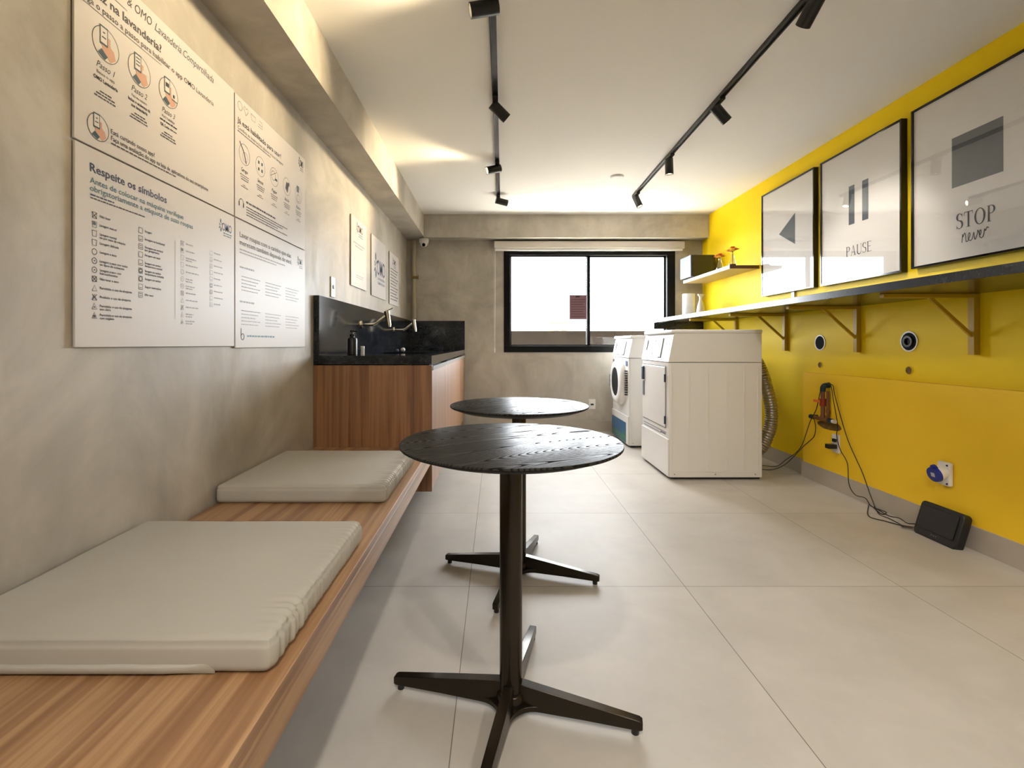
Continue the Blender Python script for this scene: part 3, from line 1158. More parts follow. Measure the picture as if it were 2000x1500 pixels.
for k, u in enumerate((2.010, 2.145, 2.278, 2.415, 2.555)):
    round_icon(P, u, 1.800, 0.042, k)
    P.text('ink_black', ('Carregue', 'Selecione', 'Pague', 'Inicie', 'Retire')[k], u - 0.026, 1.727, 0.0155, u + 0.026, shear=0.35, bold=0.01)
    for q in range(3):
        P.fine('ink_grey', u - 0.035 + .004 * q, u + 0.038 - .004 * q, 1.711 - 0.009 * q, 0.0036, q)
    P.fine('ink_grey', u - 0.012, u + 0.012, 1.672, 0.003, 5)
    P.fine('ink_grey', u - 0.028, u + 0.028, 1.664, 0.003, 6)
P.ring('ink_black', 1.985, 1.594, 0.017, 0.003, a0=-40, a1=220)
P.rect('ink_black', 1.964, 1.971, 1.580, 1.598)
P.rect('ink_black', 1.999, 2.006, 1.580, 1.598)
P.fine('ink_grey', 2.025, 2.29, 1.606, 0.008)
for q in range(4):
    P.fine('ink_grey', 2.025, 2.42 - 0.05 * (q % 3), 1.588 - 0.011 * q, 0.0048, q)
P.build(t3, NM)

# 4: lower far poster
t4, P = board('instruction_poster', 'white poster with pale text columns, lower board farther from the bench cushions', 1.940, 2.645, 1.005, 1.524, GP)
P.text('ink_grey', 'Lavar roupas com o carinho que elas', 1.972, 1.455, 0.0210, 2.462, bold=0.0)
P.text('ink_grey', 'merecem também depende de você.', 1.972, 1.424, 0.0210, 2.475, bold=0.0)
P.fine('ink_pale', 1.972, 2.40, 1.402, 0.006)
P.fine('ink_pale', 1.972, 2.30, 1.390, 0.005)
brand(P, 2.560, 1.440, 0.050, 0.030, 'ink_teal')
for r_, z in enumerate((1.33, 1.19)):
    P.fine('ink_pale', 1.972, 2.09, z, 0.008)
    for c_, u in enumerate((1.985, 2.19, 2.40)):
        for q in range(5):
            P.fine('ink_pale', u, u + 0.16 - 0.02 * (q % 3), z - 0.035 - 0.014 * q, 0.0042, q + c_)
P.ring('ink_grey', 1.995, 1.050, 0.012, 0.003)
P.rect('ink_grey', 1.981, 1.985, 1.05, 1.085)
P.fine('ink_teal', 2.03, 2.28, 1.050, 0.008)
P.build(t4, NM)

# three small boards above the sink
GQ = 'small white boards above the laundry sink'
t5, P = board('wall_board', 'small white board with tiny logo on top, nearest the instruction posters', 3.485, 3.895, 1.443, 1.953, GQ)
brand(P, 3.655, 1.862, 0.13, 0.052, 'ink_black')
P.fine('ink_pale', 3.54, 3.84, 1.762, 0.010)
P.fine('ink_pale', 3.58, 3.80, 1.740, 0.010)
P.fine('ink_pale', 3.60, 3.80, 1.530, 0.006)
P.fine('ink_pale', 3.60, 3.80, 1.515, 0.006)
P.build(t5, NM)
t6, P = board('wall_board', 'small white board filled by one big dark blue logo', 4.055, 4.565, 1.428, 1.940, GQ)
brand(P, 4.235, 1.625, 0.30, 0.135, 'ink_navy', 0)
P.text('ink_petrol', 'LAVANDERIA', 4.26, 1.585, 0.022, 4.535, bold=0.01)
P.text('ink_petrol', 'COMPARTILHADA', 4.26, 1.545, 0.022, 4.535, bold=0.01)
P.build(t6, NM)
t7, P = board('wall_board', 'small white board of many text rows, nearest the corner pipe', 4.735, 5.175, 1.413, 1.925, GQ)
brand(P, 4.905, 1.822, 0.13, 0.050, 'ink_black')
for k in range(11):
    P.fine('ink_grey', 4.775, 5.135 - 0.04 * (k % 3), 1.762 - k * 0.030, 0.010, k)
P.build(t7, NM)

# switch plate by the sink, on the cement wall
sw = thing('switch_plate', 'narrow white switch plate on the cement wall above the black backsplash', 'switch', (XL, 3.11, 1.38))
b = bm_new(); bx(b, XL, XL + 0.008, 3.072, 3.150, 1.318, 1.448, 0.003)
obj('plate', b, M['white_plastic'], sw)
b = bm_new(); bx(b, XL + 0.008, XL + 0.012, 3.098, 3.124, 1.372, 1.396, 0.002)
obj('socket', b, M['dark_plastic'], sw)

# ------------------------------------------------------------------ sink unit
CX, CY0 = -0.372, 2.79
CTOP = 0.953
su = thing('sink_cabinet', 'floating wood cabinet under the black granite sink top', 'cabinet', (-0.71, 4.25, 0.18))
b = bm_new()
bx(b, XL + 0.002, CX + 0.002, CY0, CY0 + 0.022, 0.175, CTOP - 0.055, 0.001)
obj('side_panel', b, M['cab_wood'], su)
b = bm_new()
bx(b, XL + 0.002, CX - 0.03, CY0 + 0.022, YB - 0.002, 0.175, 0.195)
bx(b, XL + 0.002, CX - 0.03, YB - 0.022, YB - 0.002, 0.195, CTOP - 0.055)
bx(b, XL + 0.002, XL + 0.012, CY0 + 0.022, YB - 0.022, 0.195, CTOP - 0.055)
obj('carcass', b, M['cab_wood'], su)
nd = 4
y0 = CY0 + 0.024
dw = (YB - 0.02 - y0) / nd
for k in range(nd):
    ya, yb_ = y0 + k * dw + 0.002, y0 + (k + 1) * dw - 0.002
    b = bm_new(); bx(b, CX - 0.018, CX, ya, yb_, 0.178, CTOP - 0.085, 0.0012)
    # shallow vertical flutes
    dd = obj('door', b, M['cab_wood'], su)
    b = bm_new()
    prism(b, [(CX - 0.018, CTOP - 0.085), (CX + 0.006, CTOP - 0.085), (CX + 0.006, CTOP - 0.060), (CX + 0.003, CTOP - 0.060), (CX + 0.003, CTOP - 0.080), (CX - 0.018, CTOP - 0.080)], 1, ya, yb_)
    obj('edge_handle', b, M['steel'], dd)

st = thing('granite_sink_top', 'polished black granite worktop with backsplash and two sinks', 'worktop', (-0.71, 4.25, CTOP - 0.05))
b = bm_new()
sinks = [(-0.93, -0.47, 3.35, 4.05), (-0.93, -0.47, 4.50, 5.15)]
zt0, zt1 = CTOP - 0.05, CTOP
bx(b, XL + 0.002, -0.93, CY0, YB - 0.002, zt0, zt1)
bx(b, -0.47, CX, CY0, YB - 0.002, zt0, zt1)
for ya, yb_ in ((CY0, 3.35), (4.05, 4.50), (5.15, YB - 0.002)):
    bx(b, -0.93, -0.47, ya, yb_, zt0, zt1)
obj('worktop', b, M['granite'], st)
b = bm_new()
bx(b, XL + 0.002, XL + 0.034, CY0, YB - 0.002, CTOP, 1.300, 0.001)
bx(b, XL + 0.034, CX, YB - 0.032, YB - 0.002, CTOP, 1.290, 0.001)
obj('backsplash', b, M['granite'], st)
for (xa, xb, ya, yb_) in sinks:
    b = bm_new()
    bx(b, xa - 0.01, xa + 0.006, ya - 0.01, yb_ + 0.01, CTOP - 0.25, zt0)
    bx(b, xb - 0.006, xb + 0.01, ya - 0.01, yb_ + 0.01, CTOP - 0.25, zt0)
    bx(b, xa + 0.006, xb - 0.006, ya - 0.01, ya + 0.006, CTOP - 0.25, zt0)
    bx(b, xa + 0.006, xb - 0.006, yb_ - 0.006, yb_ + 0.01, CTOP - 0.25, zt0)
    bx(b, xa - 0.01, xb + 0.01, ya - 0.01, yb_ + 0.01, CTOP - 0.26, CTOP - 0.25)
    obj('sink_bowl', b, M['steel'], st)


def faucet(Y, z, label):
    xw = XL + 0.034
    t = thing('wall_faucet', label, 'faucet', (xw, Y, z), 'chrome wall faucets over the sink')
    b = bm_new(); cyl(b, (xw, Y, z), (xw + 0.012, Y, z), 0.030, 0.026, 28)
    obj('flange', b, M['chrome'], t, 40)
    b = bm_new()
    pts = spline([(xw + 0.010, Y, z), (xw + 0.06, Y, z - 0.001), (xw + 0.105, Y, z + 0.004), (xw + 0.150, Y, z + 0.036), (xw + 0.188, Y, z + 0.066)], 6)
    tube(b, pts, 0.0115, 14)
    obj('spout_arm', b, M['chrome'], t, 60)
    b = bm_new()
    c = Vector((xw + 0.198, Y, z))
    a1, a0 = c + Vector((-0.006, 0, 0.100)), c + Vector((0.012, 0, -0.006))
    cyl(b, a0, a1, 0.017, 0.021, 24)
    cyl(b, a0 + Vector((0.002, 0, -0.012)), a0, 0.013, 0.014, 20)
    bd = obj('tap_body', b, M['chrome'], t, 40)
    b = bm_new()
    tube(b, spline([a1 + Vector((-0.008, 0, 0.004)), a1 + Vector((0.012, 0, 0.008)), a1 + Vector((0.045, -0.005, 0.024))], 5), 0.005, 10)
    obj('lever', b, M['chrome'], bd, 60)


faucet(3.65, 1.166, 'chrome lever faucet on the backsplash, closer to the black soap bottle')
faucet(4.82, 1.160, 'chrome lever faucet on the backsplash, closer to the back corner')

# soap dispenser and small objects on the sink top
sp = Vector((at(688, 690, Y=3.02).x, 3.02, CTOP))
so = thing('soap_dispenser', 'black pump soap bottle standing on the granite sink top', 'soap dispenser', sp)
b = bm_new(); lathe(b, [(0, 0.0), (0.027, 0.0), (0.030, 0.003), (0.030, 0.095), (0.026, 0.104), (0.013, 0.108), (0.013, 0.116), (0, 0.116)], sp, 32)
obj('bottle', b, M['dark_plastic'], so, 40)
b = bm_new(); lathe(b, [(0, 0.116), (0.014, 0.116), (0.014, 0.128), (0.006, 0.130), (0.005, 0.138), (0.013, 0.139), (0.013, 0.152), (0, 0.153)], sp, 24)
tube(b, [sp + Vector((0.0, 0, 0.146)), sp + Vector((0.024, -0.004, 0.147)), sp + Vector((0.036, -0.006, 0.141))], 0.004, 10)
obj('pump', b, M['black_gloss'], so, 40)
q = Vector((at(708, 690, Y=3.10).x, 3.10, CTOP))
wj = thing('small_jar', 'tiny white capped tube beside the black soap bottle', 'jar', q)
b = bm_new(); lathe(b, [(0, 0), (0.012, 0), (0.012, 0.038), (0, 0.038)], q, 24)
obj('jar_body', b, M['white_plastic'], wj, 40)
b = bm_new(); lathe(b, [(0, 0.038), (0.0125, 0.038), (0.0125, 0.052), (0.011, 0.054), (0, 0.054)], q, 24)
obj('cap', b, M['white_plastic'], wj, 40)
for k, (px, Y, r_, lb) in enumerate(((776, 4.15, 0.013, 'small grey ball-shaped plug on the sink rim'), (787, 4.20, 0.019, 'small white round plug on the sink rim'))):
    x = at(px, 690, Y=Y).x
    b = bm_new(); lathe(b, [(0, 0)] + [(r_ * math.sin(R(a)), r_ * (1 - math.cos(R(a)))) for a in range(30, 180, 15)] + [(0, 2 * r_)], (x, Y, CTOP), 20)
    tag(obj('sink_plug', b, M['grey_plastic' if k == 0 else 'white_plastic'], None, 60, base=(x, Y, CTOP)), lb, 'plug')

# ------------------------------------------------------------------ bench
BX = -0.375
bt = thing('wall_bench', 'long wooden bench fixed along the cement wall carrying two cushions', 'bench', (-0.71, 0.65, 0.34))
b = bm_new(); bx(b, XL + 0.0115, BX, YF + 0.02, CY0 - 0.001, 0.405, 0.430, 0.0015)
obj('seat', b, M['bench_wood'], bt)
b = bm_new(); bx(b, BX - 0.022, BX, YF + 0.02, CY0 - 0.001, 0.338, 0.4045, 0.0012)
obj('apron', b, M['bench_wood'], bt)
for yy in (-1.2, 0.3, 1.7):
    b = bm_new(); bx(b, XL + 0.0115, BX - 0.10, yy, yy + 0.03, 0.338, 0.4045)
    obj('support', b, M['black_metal'], bt)


def cushion(x0, x1, y0, y1, z0, h, label, seed, zipper):
    cx, cy = (x0 + x1) / 2, (y0 + y1) / 2
    t = thing('seat_cushion', label, 'cushion', (cx, cy, z0), 'grey cushions on the wooden bench')
    hx, hy, hz = (x1 - x0) / 2, (y1 - y0) / 2, h / 2
    r = 0.016
    b = bm_new()
    NX, NY, NZ = 70, 190, 14

    def ax(n, hh, rr):
        # denser toward the ends
        return [hh * math.sin(PI / 2 * (2 * i / n - 1)) * 0.35 + hh * (2 * i / n - 1) * 0.65 for i in range(n + 1)]
    AX, AY, AZ = ax(NX, hx, r), [hy * (2 * i / NY - 1) for i in range(NY + 1)], ax(NZ, hz, r)

    def sm(t_):
        t_ = max(0.0, min(1.0, t_))
        return t_ * t_ * (3 - 2 * t_)

    def fold(y, s=1.0):
        return (math.sin(y * 2 * PI / 0.023 * s + 3.0 * noise.noise(Vector((y * 14, seed, 0)))) * 0.6
                + noise.noise(Vector((y * 75, seed + 5, 1.0))) * 0.9) * (0.65 + 0.6 * noise.noise(Vector((y * 9, seed, 7))))

    def place(p):
        q_ = Vector((max(-hx + r, min(hx - r, p.x)), max(-hy + r, min(hy - r, p.y)), max(-hz + r, min(hz - r, p.z))))
        d = p - q_
        n_ = d.normalized() if d.length > 1e-6 else Vector((0, 0, 1))
        out = q_ + n_ * r if d.length > 1e-6 else p.copy()
        top = max(0.0, n_.z)
        sx = max(0.0, n_.x)
        near_right = sm(1 - (hx - p.x) / (0.085 + 0.03 * noise.noise(Vector((p.y * 18, seed, 3)))))
        # crown
        out.z += top * 0.006 * (1 - (p.x / hx) ** 2) * (1 - (p.y / hy) ** 2)
        # gathered front side and the folds running in from it
        f = fold(p.y)
        out += Vector((1, 0, 0)) * sx * f * 0.0048
        out.z += top * near_right * f * 0.0030
        # side bulge
        vb = 1 - (p.z / hz) ** 2
        out.x += sx * 0.005 * vb
        out.y += n_.y * (0.003 * vb + 0.0012 * noise.noise(Vector((p.x * 9, p.z * 20, seed))))
        # seam groove round the top edge
        side = max(abs(n_.x), abs(n_.y))
        g = math.exp(-((p.z - hz * 0.66) / (hz * 0.07)) ** 2)
        out -= Vector((n_.x, n_.y, 0)) * side * g * 0.0042
        out.z += top * 0.0012 * noise.noise(Vector((p.x * 7, p.y * 7, seed)))
        # slight softness at the corners
        return out + Vector((cx, cy, z0 + hz))
    cache = {}

    def vert(x, y, z):
        k_ = (round(x, 5), round(y, 5), round(z, 5))
        if k_ not in cache:
            cache[k_] = b.verts.new(place(Vector((x, y, z))))
        return cache[k_]
    for i in range(NX):
        for j in range(NY):
            for z in (-hz, hz):
                b.faces.new((vert(AX[i], AY[j], z), vert(AX[i + 1], AY[j], z), vert(AX[i + 1], AY[j + 1], z), vert(AX[i], AY[j + 1], z)))
    for i in range(NX):
        for k in range(NZ):
            for y in (-hy, hy):
                b.faces.new((vert(AX[i], y, AZ[k]), vert(AX[i + 1], y, AZ[k]), vert(AX[i + 1], y, AZ[k + 1]), vert(AX[i], y, AZ[k + 1])))
    for j in range(NY):
        for k in range(NZ):
            for x in (-hx, hx):
                b.faces.new((vert(x, AY[j], AZ[k]), vert(x, AY[j + 1], AZ[k]), vert(x, AY[j + 1], AZ[k + 1]), vert(x, AY[j], AZ[k + 1])))
    lo = min(v.co.z for v in b.verts)
    bmesh.ops.translate(b, verts=b.verts[:], vec=(0, 0, z0 - lo + 0.0002))
    obj('cover', b, M['fabric'], t, 180)
    if zipper:
        # overlapping flap that hides the zip along the near side
        b = bm_new()
        n = 60
        xa, xb = x0 + 0.02, x1 - 0.10
        rows = []
        for i in range(n + 1):
            x = xa + (xb - xa) * i / n
            s_ = min(1.0, (n - i) / 10)
            wv = 0.0016 * noise.noise(Vector((x * 20, 3, seed)))
            zz = z0 + 0.021 + wv
            rows.append([(x, y0 - 0.0055 * s_ - 0.001, zz), (x, y0 - 0.0085 * s_ - 0.001, zz - 0.0035), (x, y0 - 0.007 * s_, z0 + 0.007), (x, y0 + 0.002, z0 + 0.002), (x, y0 + 0.006, zz)])
        vr = [[b.verts.new(p) for p in rw] for rw in rows]
        for a_, c_ in zip(vr, vr[1:]):
            for k in range(5):
                j = (k + 1) % 5
                b.faces.new((a_[k], a_[j], c_[j], c_[k]))
        b.faces.new(vr[0]); b.faces.new(list(reversed(vr[-1])))
        obj('zipper_flap', b, M['fabric'], t, 70)
    return t


cushion(-1.042, -0.403, 0.868, 1.447, 0.430, 0.068, 'grey bench cushion with a zip flap, the one closest to the viewer', 1.3, True)
cushion(-1.040, -0.412, 1.800, 2.400, 0.430, 0.068, 'grey bench cushion lying beside the sink cabinet', 4.1, False)

# ------------------------------------------------------------------ round tables


def make_table(cx, cy, ang, label):
    t = thing('round_table', label, 'table', (0, 0, 0), 'black round tables on cross bases')
    b = bm_new(); lathe(b, [(0, 0.726), (0.262, 0.726), (0.300, 0.7395), (0.3055, 0.7425), (0.3065, 0.7445)], n=128)
    tp = obj('edge', b, M['black_edge'], t, 30)
    tp.name = 'underside'
    b = bm_new(); lathe(b, [(0.3065, 0.7445), (0.3065, 0.7485), (0.3055, 0.7497), (0.304, 0.7500), (0, 0.7500)], n=128)
    obj('tabletop', b, M['ash'], t, 30)
    b = bm_new(); cyl(b, (0, 0, 0.052), (0, 0, 0.722), 0.0315, n=48)
    obj('pole', b, M['black_metal'], t, 40)
    b = bm_new()
    cyl(b, (0, 0, 0.7205), (0, 0, 0.726), 0.060, n=40)
    for k in range(4):
        a = R(45 + 90 * k)
        d = Vector((math.cos(a), math.sin(a), 0))
        s = Vector((-d.y, d.x, 0)) * 0.014
        p = [d * 0.05 + s, d * 0.205 + s, d * 0.205 - s, d * 0.05 - s]
        prism(b, [(q_.x, q_.y) for q_ in p], 2, 0.7205, 0.7258)
    mp = obj('mounting_plate', b, M['black_metal'], t, 40)
    for k in range(4):
        a = R(45 + 90 * k)
        b = bm_new(); c_ = Vector((math.cos(a) * 0.195, math.sin(a) * 0.195, 0))
        cyl(b, c_ + Vector((0, 0, 0.7165)), c_ + Vector((0, 0, 0.7204)), 0.007, n=12)
        obj('screw', b, M['chrome'], mp, 40)
    # hub where the four arms meet
    b = bm_new(); lathe(b, [(0, 0.014), (0.034, 0.014), (0.040, 0.022), (0.040, 0.052), (0.034, 0.058), (0, 0.058)], n=40)
    obj('hub', b, M['black_metal'], t, 50)
    for k in range(4):
        a = R(90 * k)
        d = Vector((math.cos(a), math.sin(a), 0))
        s = Vector((-d.y, d.x, 0))
        b = bm_new()
        prof = [(0.026, 0.015, 0.083, 0.0145), (0.045, 0.015, 0.081, 0.0145), (0.20, 0.0165, 0.060, 0.0135), (0.345, 0.0145, 0.040, 0.0115), (0.353, 0.017, 0.036, 0.0105)]
        rings = []
        for (rr, z0_, z1_, w_) in prof:
            rings.append([b.verts.new(d * rr + s * w_ * sg + Vector((0, 0, z))) for sg, z in ((-1, z0_), (1, z0_), (1, z1_), (-1, z1_))])
        for A_, B_ in zip(rings, rings[1:]):
            for i in range(4):
                j = (i + 1) % 4
                b.faces.new((A_[i], A_[j], B_[j], B_[i]))
        b.faces.new(rings[0]); b.faces.new(list(reversed(rings[-1])))
        # curved web toward the next arm
        s2 = Vector((math.cos(a + PI / 2), math.sin(a + PI / 2), 0))
        N_ = 8
        top, bot = [], []
        for i in range(N_ + 1):
            th = PI / 2 * i / N_
            c = d * 0.085 + s2 * 0.085
            p = c - d * (0.071 * math.sin(th)) - s2 * (0.071 * math.cos(th))
            top.append(p + Vector((0, 0, 0.030)))
            bot.append(p + Vector((0, 0, 0.0155)))
        ct, cb = b.verts.new((0, 0, 0.030)), b.verts.new((0, 0, 0.0155))
        tv = [b.verts.new(p) for p in top]
        bv = [b.verts.new(p) for p in bot]
        for i in range(N_):
            b.faces.new((ct, tv[i], tv[i + 1]))
            b.faces.new((cb, bv[i + 1], bv[i]))
            b.faces.new((tv[i], bv[i], bv[i + 1], tv[i + 1]))
        lg = obj('leg', b, M['black_metal'], t, 35, bevel=0.0015)
        b = bm_new(); cyl(b, d * 0.334 + Vector((0, 0, 0.0002)), d * 0.334 + Vector((0, 0, 0.016)), 0.010, n=18)
        obj('foot', b, M['dark_plastic'], lg, 40)
    t.location = (cx, cy, 0)
    t.rotation_euler = (0, 0, R(ang))
    return t


make_table(0.040, 1.362, -14.5, 'black round table on a cross base, nearer one of the pair')
make_table(0.100, 2.175, -17.5, 'black round table standing behind the nearer round table')

# ------------------------------------------------------------------ dryer (X is the front, facing the left wall)


def machine(name, label, cat, X0, X1, Y0, Y1, H, kind):
    t = thing(name, label, cat, ((X0 + X1) / 2, (Y0 + Y1) / 2, 0))
    zsp, zlow = 0.880, 0.305
    # body with rounded front edges
    b = bm_new()
    r = 0.016

    def rounded(xf, z0, z1, inset=0.0):
        pts = [(X1, Y0 + inset), (X1, Y1 - inset)]
        for k in range(5):
            a = R(90 + 22.5 * k)
            pts.append((xf + r + r * math.cos(a), Y1 - inset - r + r * math.sin(a)))
        for k in range(5):
            a = R(180 + 22.5 * k)
            pts.append((xf + r + r * math.cos(a), Y0 + inset + r + r * math.sin(a)))
        prism(b, pts, 2, z0, z1)
    rounded(X0 + 0.003, 0.022, zsp, 0.0005)
    body = obj('body', b, M['white_enamel'], t, 40)
    # raised seams on the side panels
    for s, yy in ((-1, Y0), (1, Y1)):
        b = bm_new()
        for f in (0.03, 0.22, 0.42, 0.62, 0.81, 0.96):
            x = X0 + (X1 - X0) * f
            wd = 0.003
            bx(b, x - wd, x + wd, yy - 0.0028, yy + 0.0012, 0.075, zsp - 0.045)
        bx(b, X0 + 0.03, X1 - 0.005, yy - 0.001, yy + 0.001, 0.062, 0.065)
        obj('side_seams', b, M['white_enamel'], body)
    for s, yy in ((-1, Y0), (1, Y1)):
        for f in (0.06, 0.50, 0.93):
            b = bm_new()
            x = X0 + (X1 - X0) * f
            cyl(b, (x, yy + 0.001 * s, 0.045), (x, yy + 0.003 * s, 0.045), 0.005, n=12)
            obj('panel_screw', b, M['steel'], body, 40)
    # lower front panel
    b = bm_new(); bx(b, X0 - 0.006, X0 + 0.004, Y0 + 0.004, Y1 - 0.004, 0.024, zlow, 0.004)
    lp = obj('lower_panel', b, M['white_enamel'], t)
    # control head: sloping front
    b = bm_new()
    prism(b, [(X0 - 0.004, zsp + 0.004), (X0 + 0.034, H - 0.045), (X0 + 0.042, H - 0.028), (X1, H - 0.028), (X1, zsp + 0.004)], 1, Y0, Y1)
    hd = obj('control_head', b, M['white_enamel'], t, bevel=0.002)
    b = bm_new(); bx(b, X0 + 0.020, X1 + 0.004, Y0 - 0.004, Y1 + 0.004, H - 0.028, H, 0.007, 3)
    obj('lid', b, M['white_enamel'], t, 40)
    b = bm_new(); bx(b, X0 + 0.03, X1, Y0 + 0.03, Y1 - 0.03, 0.004, 0.024)
    for xx in (X0 + 0.06, X1 - 0.06):
        for yy in (Y0 + 0.06, Y1 - 0.06):
            cyl(b, (xx, yy, 0), (xx, yy, 0.02), 0.02, n=16)
    obj('plinth', b, M['dark_plastic'], t, 40)

    # things lying on the sloped head
    slope0, slope1 = Vector((X0 - 0.004, 0, zsp + 0.004)), Vector((X0 + 0.034, 0, H - 0.045))
    up = (slope1 - slope0).normalized()
    nrm = Vector((-up.z, 0, up.x))
    Ls = (slope1 - slope0).length

    def slab(bm_, y0_, y1_, s0, s1, th, base_=0.0):
        q0 = slope0 + up * s0 * Ls + nrm * base_
        q1 = slope0 + up * s1 * Ls + nrm * base_
        q2, q3 = q1 + nrm * th, q0 + nrm * th
        prism(bm_, [(q.x, q.z) for q in (q0, q1, q2, q3)], 1, y0_, y1_)
    W = Y1 - Y0
    # far side (Y1) is left in the photo
    b = bm_new(); slab(b, Y1 - 0.70 * W, Y1 - 0.20 * W, 0.16, 0.90, 0.004)
    cpnl = obj('control_panel', b, M['white_panel'], hd)
    b = bm_new(); slab(b, Y1 - 0.68 * W, Y1 - 0.22 * W, 0.13, 0.18, 0.010)
    slab(b, Y1 - 0.72 * W, Y1 - 0.70 * W, 0.13, 0.92, 0.007)
    obj('panel_bezel', b, M['grey_plastic'], hd)
    b = bm_new(); slab(b, Y1 - 0.16 * W, Y1 - 0.06 * W, 0.42, 0.86, 0.006)
    obj('coin_slot', b, M['grey_plastic'], hd)
    b = bm_new()
    if kind == 'dryer':
        slab(b, Y1 - 0.47 * W, Y1 - 0.42 * W, 0.74, 0.84, 0.0055, 0.001)
        for k in range(4):
            slab(b, Y1 - (0.30 + 0.035 * k) * W, Y1 - (0.275 + 0.035 * k) * W, 0.26, 0.32, 0.0055, 0.001)
    else:
        for k, s_ in enumerate((0.74, 0.78, 0.74)):
            slab(b, Y1 - (0.34 + 0.13 * k) * W, Y1 - (0.27 + 0.13 * k) * W, s_, s_ + 0.10, 0.0055, 0.001)
    obj('panel_keys', b, M['navy_plastic'], cpnl)
    yc = (Y0 + Y1) / 2
    if kind == 'dryer':
        b = bm_new(); bx(b, X0 - 0.008, X0 + 0.006, Y0 + 0.075, Y1 - 0.040, 0.385, zsp - 0.035, 0.004)
        dr = obj('door', b, M['white_enamel'], t)
        b = bm_new()
        for (a_, c_, e_, f_) in ((Y0 + 0.068, Y1 - 0.033, 0.378, 0.385), (Y0 + 0.068, Y1 - 0.033, zsp - 0.035, zsp - 0.028), (Y0 + 0.068, Y0 + 0.075, 0.385, zsp - 0.035), (Y1 - 0.040, Y1 - 0.033, 0.385, zsp - 0.035)):
            bx(b, X0 + 0.0, X0 + 0.0045, a_, c_, e_, f_)
        obj('door_gap', b, M['grey_plastic'], t)
        for z in (0.44, 0.76):
            b = bm_new(); cyl(b, (X0 - 0.007, Y0 + 0.071, z - 0.03), (X0 - 0.007, Y0 + 0.071, z + 0.03), 0.006, n=14)
            obj('hinge', b, M['navy_plastic'], dr, 40)
        b = bm_new(); bx(b, X0 - 0.024, X0 - 0.0085, Y1 - 0.105, Y1 - 0.065, 0.715, 0.830, 0.005)
        obj('door_handle', b, M['navy_plastic'], dr)
        b = bm_new(); bx(b, X0 - 0.014, X0 - 0.0085, Y1 - 0.105, Y1 - 0.065, 0.580, 0.706, 0.003)
        obj('finger_recess', b, M['grey_plastic'], dr)
        b = bm_new()
        for k in range(2):
            bx(b, X0 - 0.0005, X0 + 0.004, Y0 + 0.19 if k else Y0 + 0.07, Y1 - 0.05, 0.345 - 0.022 * k, 0.349 - 0.022 * k)
        obj('front_grooves', b, M['grey_plastic'], body)
        P2 = Print2D('R', X0 + 0.0022)
        P2.fine('ink_navy', Y0 + 0.19, Y0 + 0.075, 0.328, 0.010)
        P2.build(body, {'ink_navy': 'nameplate_lettering'})
    else:
        # round door with a wide shaped rim
        zc, ycd = 0.625, yc + 0.02
        b = bm_new()
        N_ = 64
        prof = [(0.145, -0.0065), (0.150, -0.052), (0.170, -0.060), (0.215, -0.048), (0.235, -0.020), (0.238, 0.004)]
        rings = []
        for rr, dx in prof:
            ring = []
            for k in range(N_):
                a = 2 * PI * k / N_
                m_ = 1.0
                if rr > 0.2:
                    # hinge side (toward the viewer) is squared off
                    m_ = 1.0 + 0.10 * max(0.0, -math.cos(a)) ** 4 + 0.05 * abs(math.sin(2 * a)) * (1 if math.cos(a) < 0 else 0)
                ring.append(b.verts.new((X0 + dx, ycd + math.cos(a) * rr * m_, zc + math.sin(a) * rr * m_)))
            rings.append(ring)
        for A_, B_ in zip(rings, rings[1:]):
            for k in range(N_):
                j = (k + 1) % N_
                b.faces.new((A_[k], A_[j], B_[j], B_[k]))
        dr = obj('door_rim', b, M['white_plastic'], t, 60)
        b = bm_new()
        cyl(b, (X0 - 0.047, ycd, zc), (X0 - 0.040, ycd, zc), 0.1485, n=48)
        obj('door_glass', b, M['bowl'], dr, 40)
        b = bm_new(); bx(b, X0 - 0.062, X0 - 0.040, ycd + 0.165, ycd + 0.215, zc - 0.06, zc + 0.07, 0.008)
        obj('door_handle', b, M['grey_plastic'], dr)
        b = bm_new()
        for k in range(11):
            z = zc - 0.115 + k * 0.0235
            bx(b, X0 - 0.022, X0 + 0.003, Y0 + 0.055, Y0 + 0.085, z, z + 0.012)
        obj('hinge_grille', b, M['dark_plastic'], dr)
        b = bm_new(); bx(b, X0 - 0.003, X0 + 0.004, Y1 - 0.070, Y1 - 0.035, 0.79, 0.855, 0.001)
        obj('lock_strip', b, M['navy_plastic'], body)
        b = bm_new(); bx(b, X0 - 0.002, X0 + 0.004, Y0 + 0.060, Y0 + 0.12, 0.80, 0.85, 0.001)
        obj('label_sticker', b, M['ink_blue'], body)
        b = bm_new(); bx(b, X0 - 0.001, X0 + 0.004, Y0 + 0.24, Y0 + 0.45, 0.846, 0.856, 0.0005)
        obj('badge', b, M['ink_pale'], body)
        b = bm_new(); bx(b, X0 - 0.0078, X0 - 0.0062, Y0 + 0.085, Y1 - 0.008, 0.030, 0.235)
        obj('printed_sticker', b, M['sea'], lp)
    return t


machine('dryer', 'white front-door dryer nearer the viewer, its blank side facing out', 'dryer', 1.290, 1.986, 3.650, 4.330, 1.128, 'dryer')
machine('washing_machine', 'white washing machine with a round dark door, below the window', 'washing machine', 1.298, 1.990, 4.785, 5.460, 1.105, 'washer')

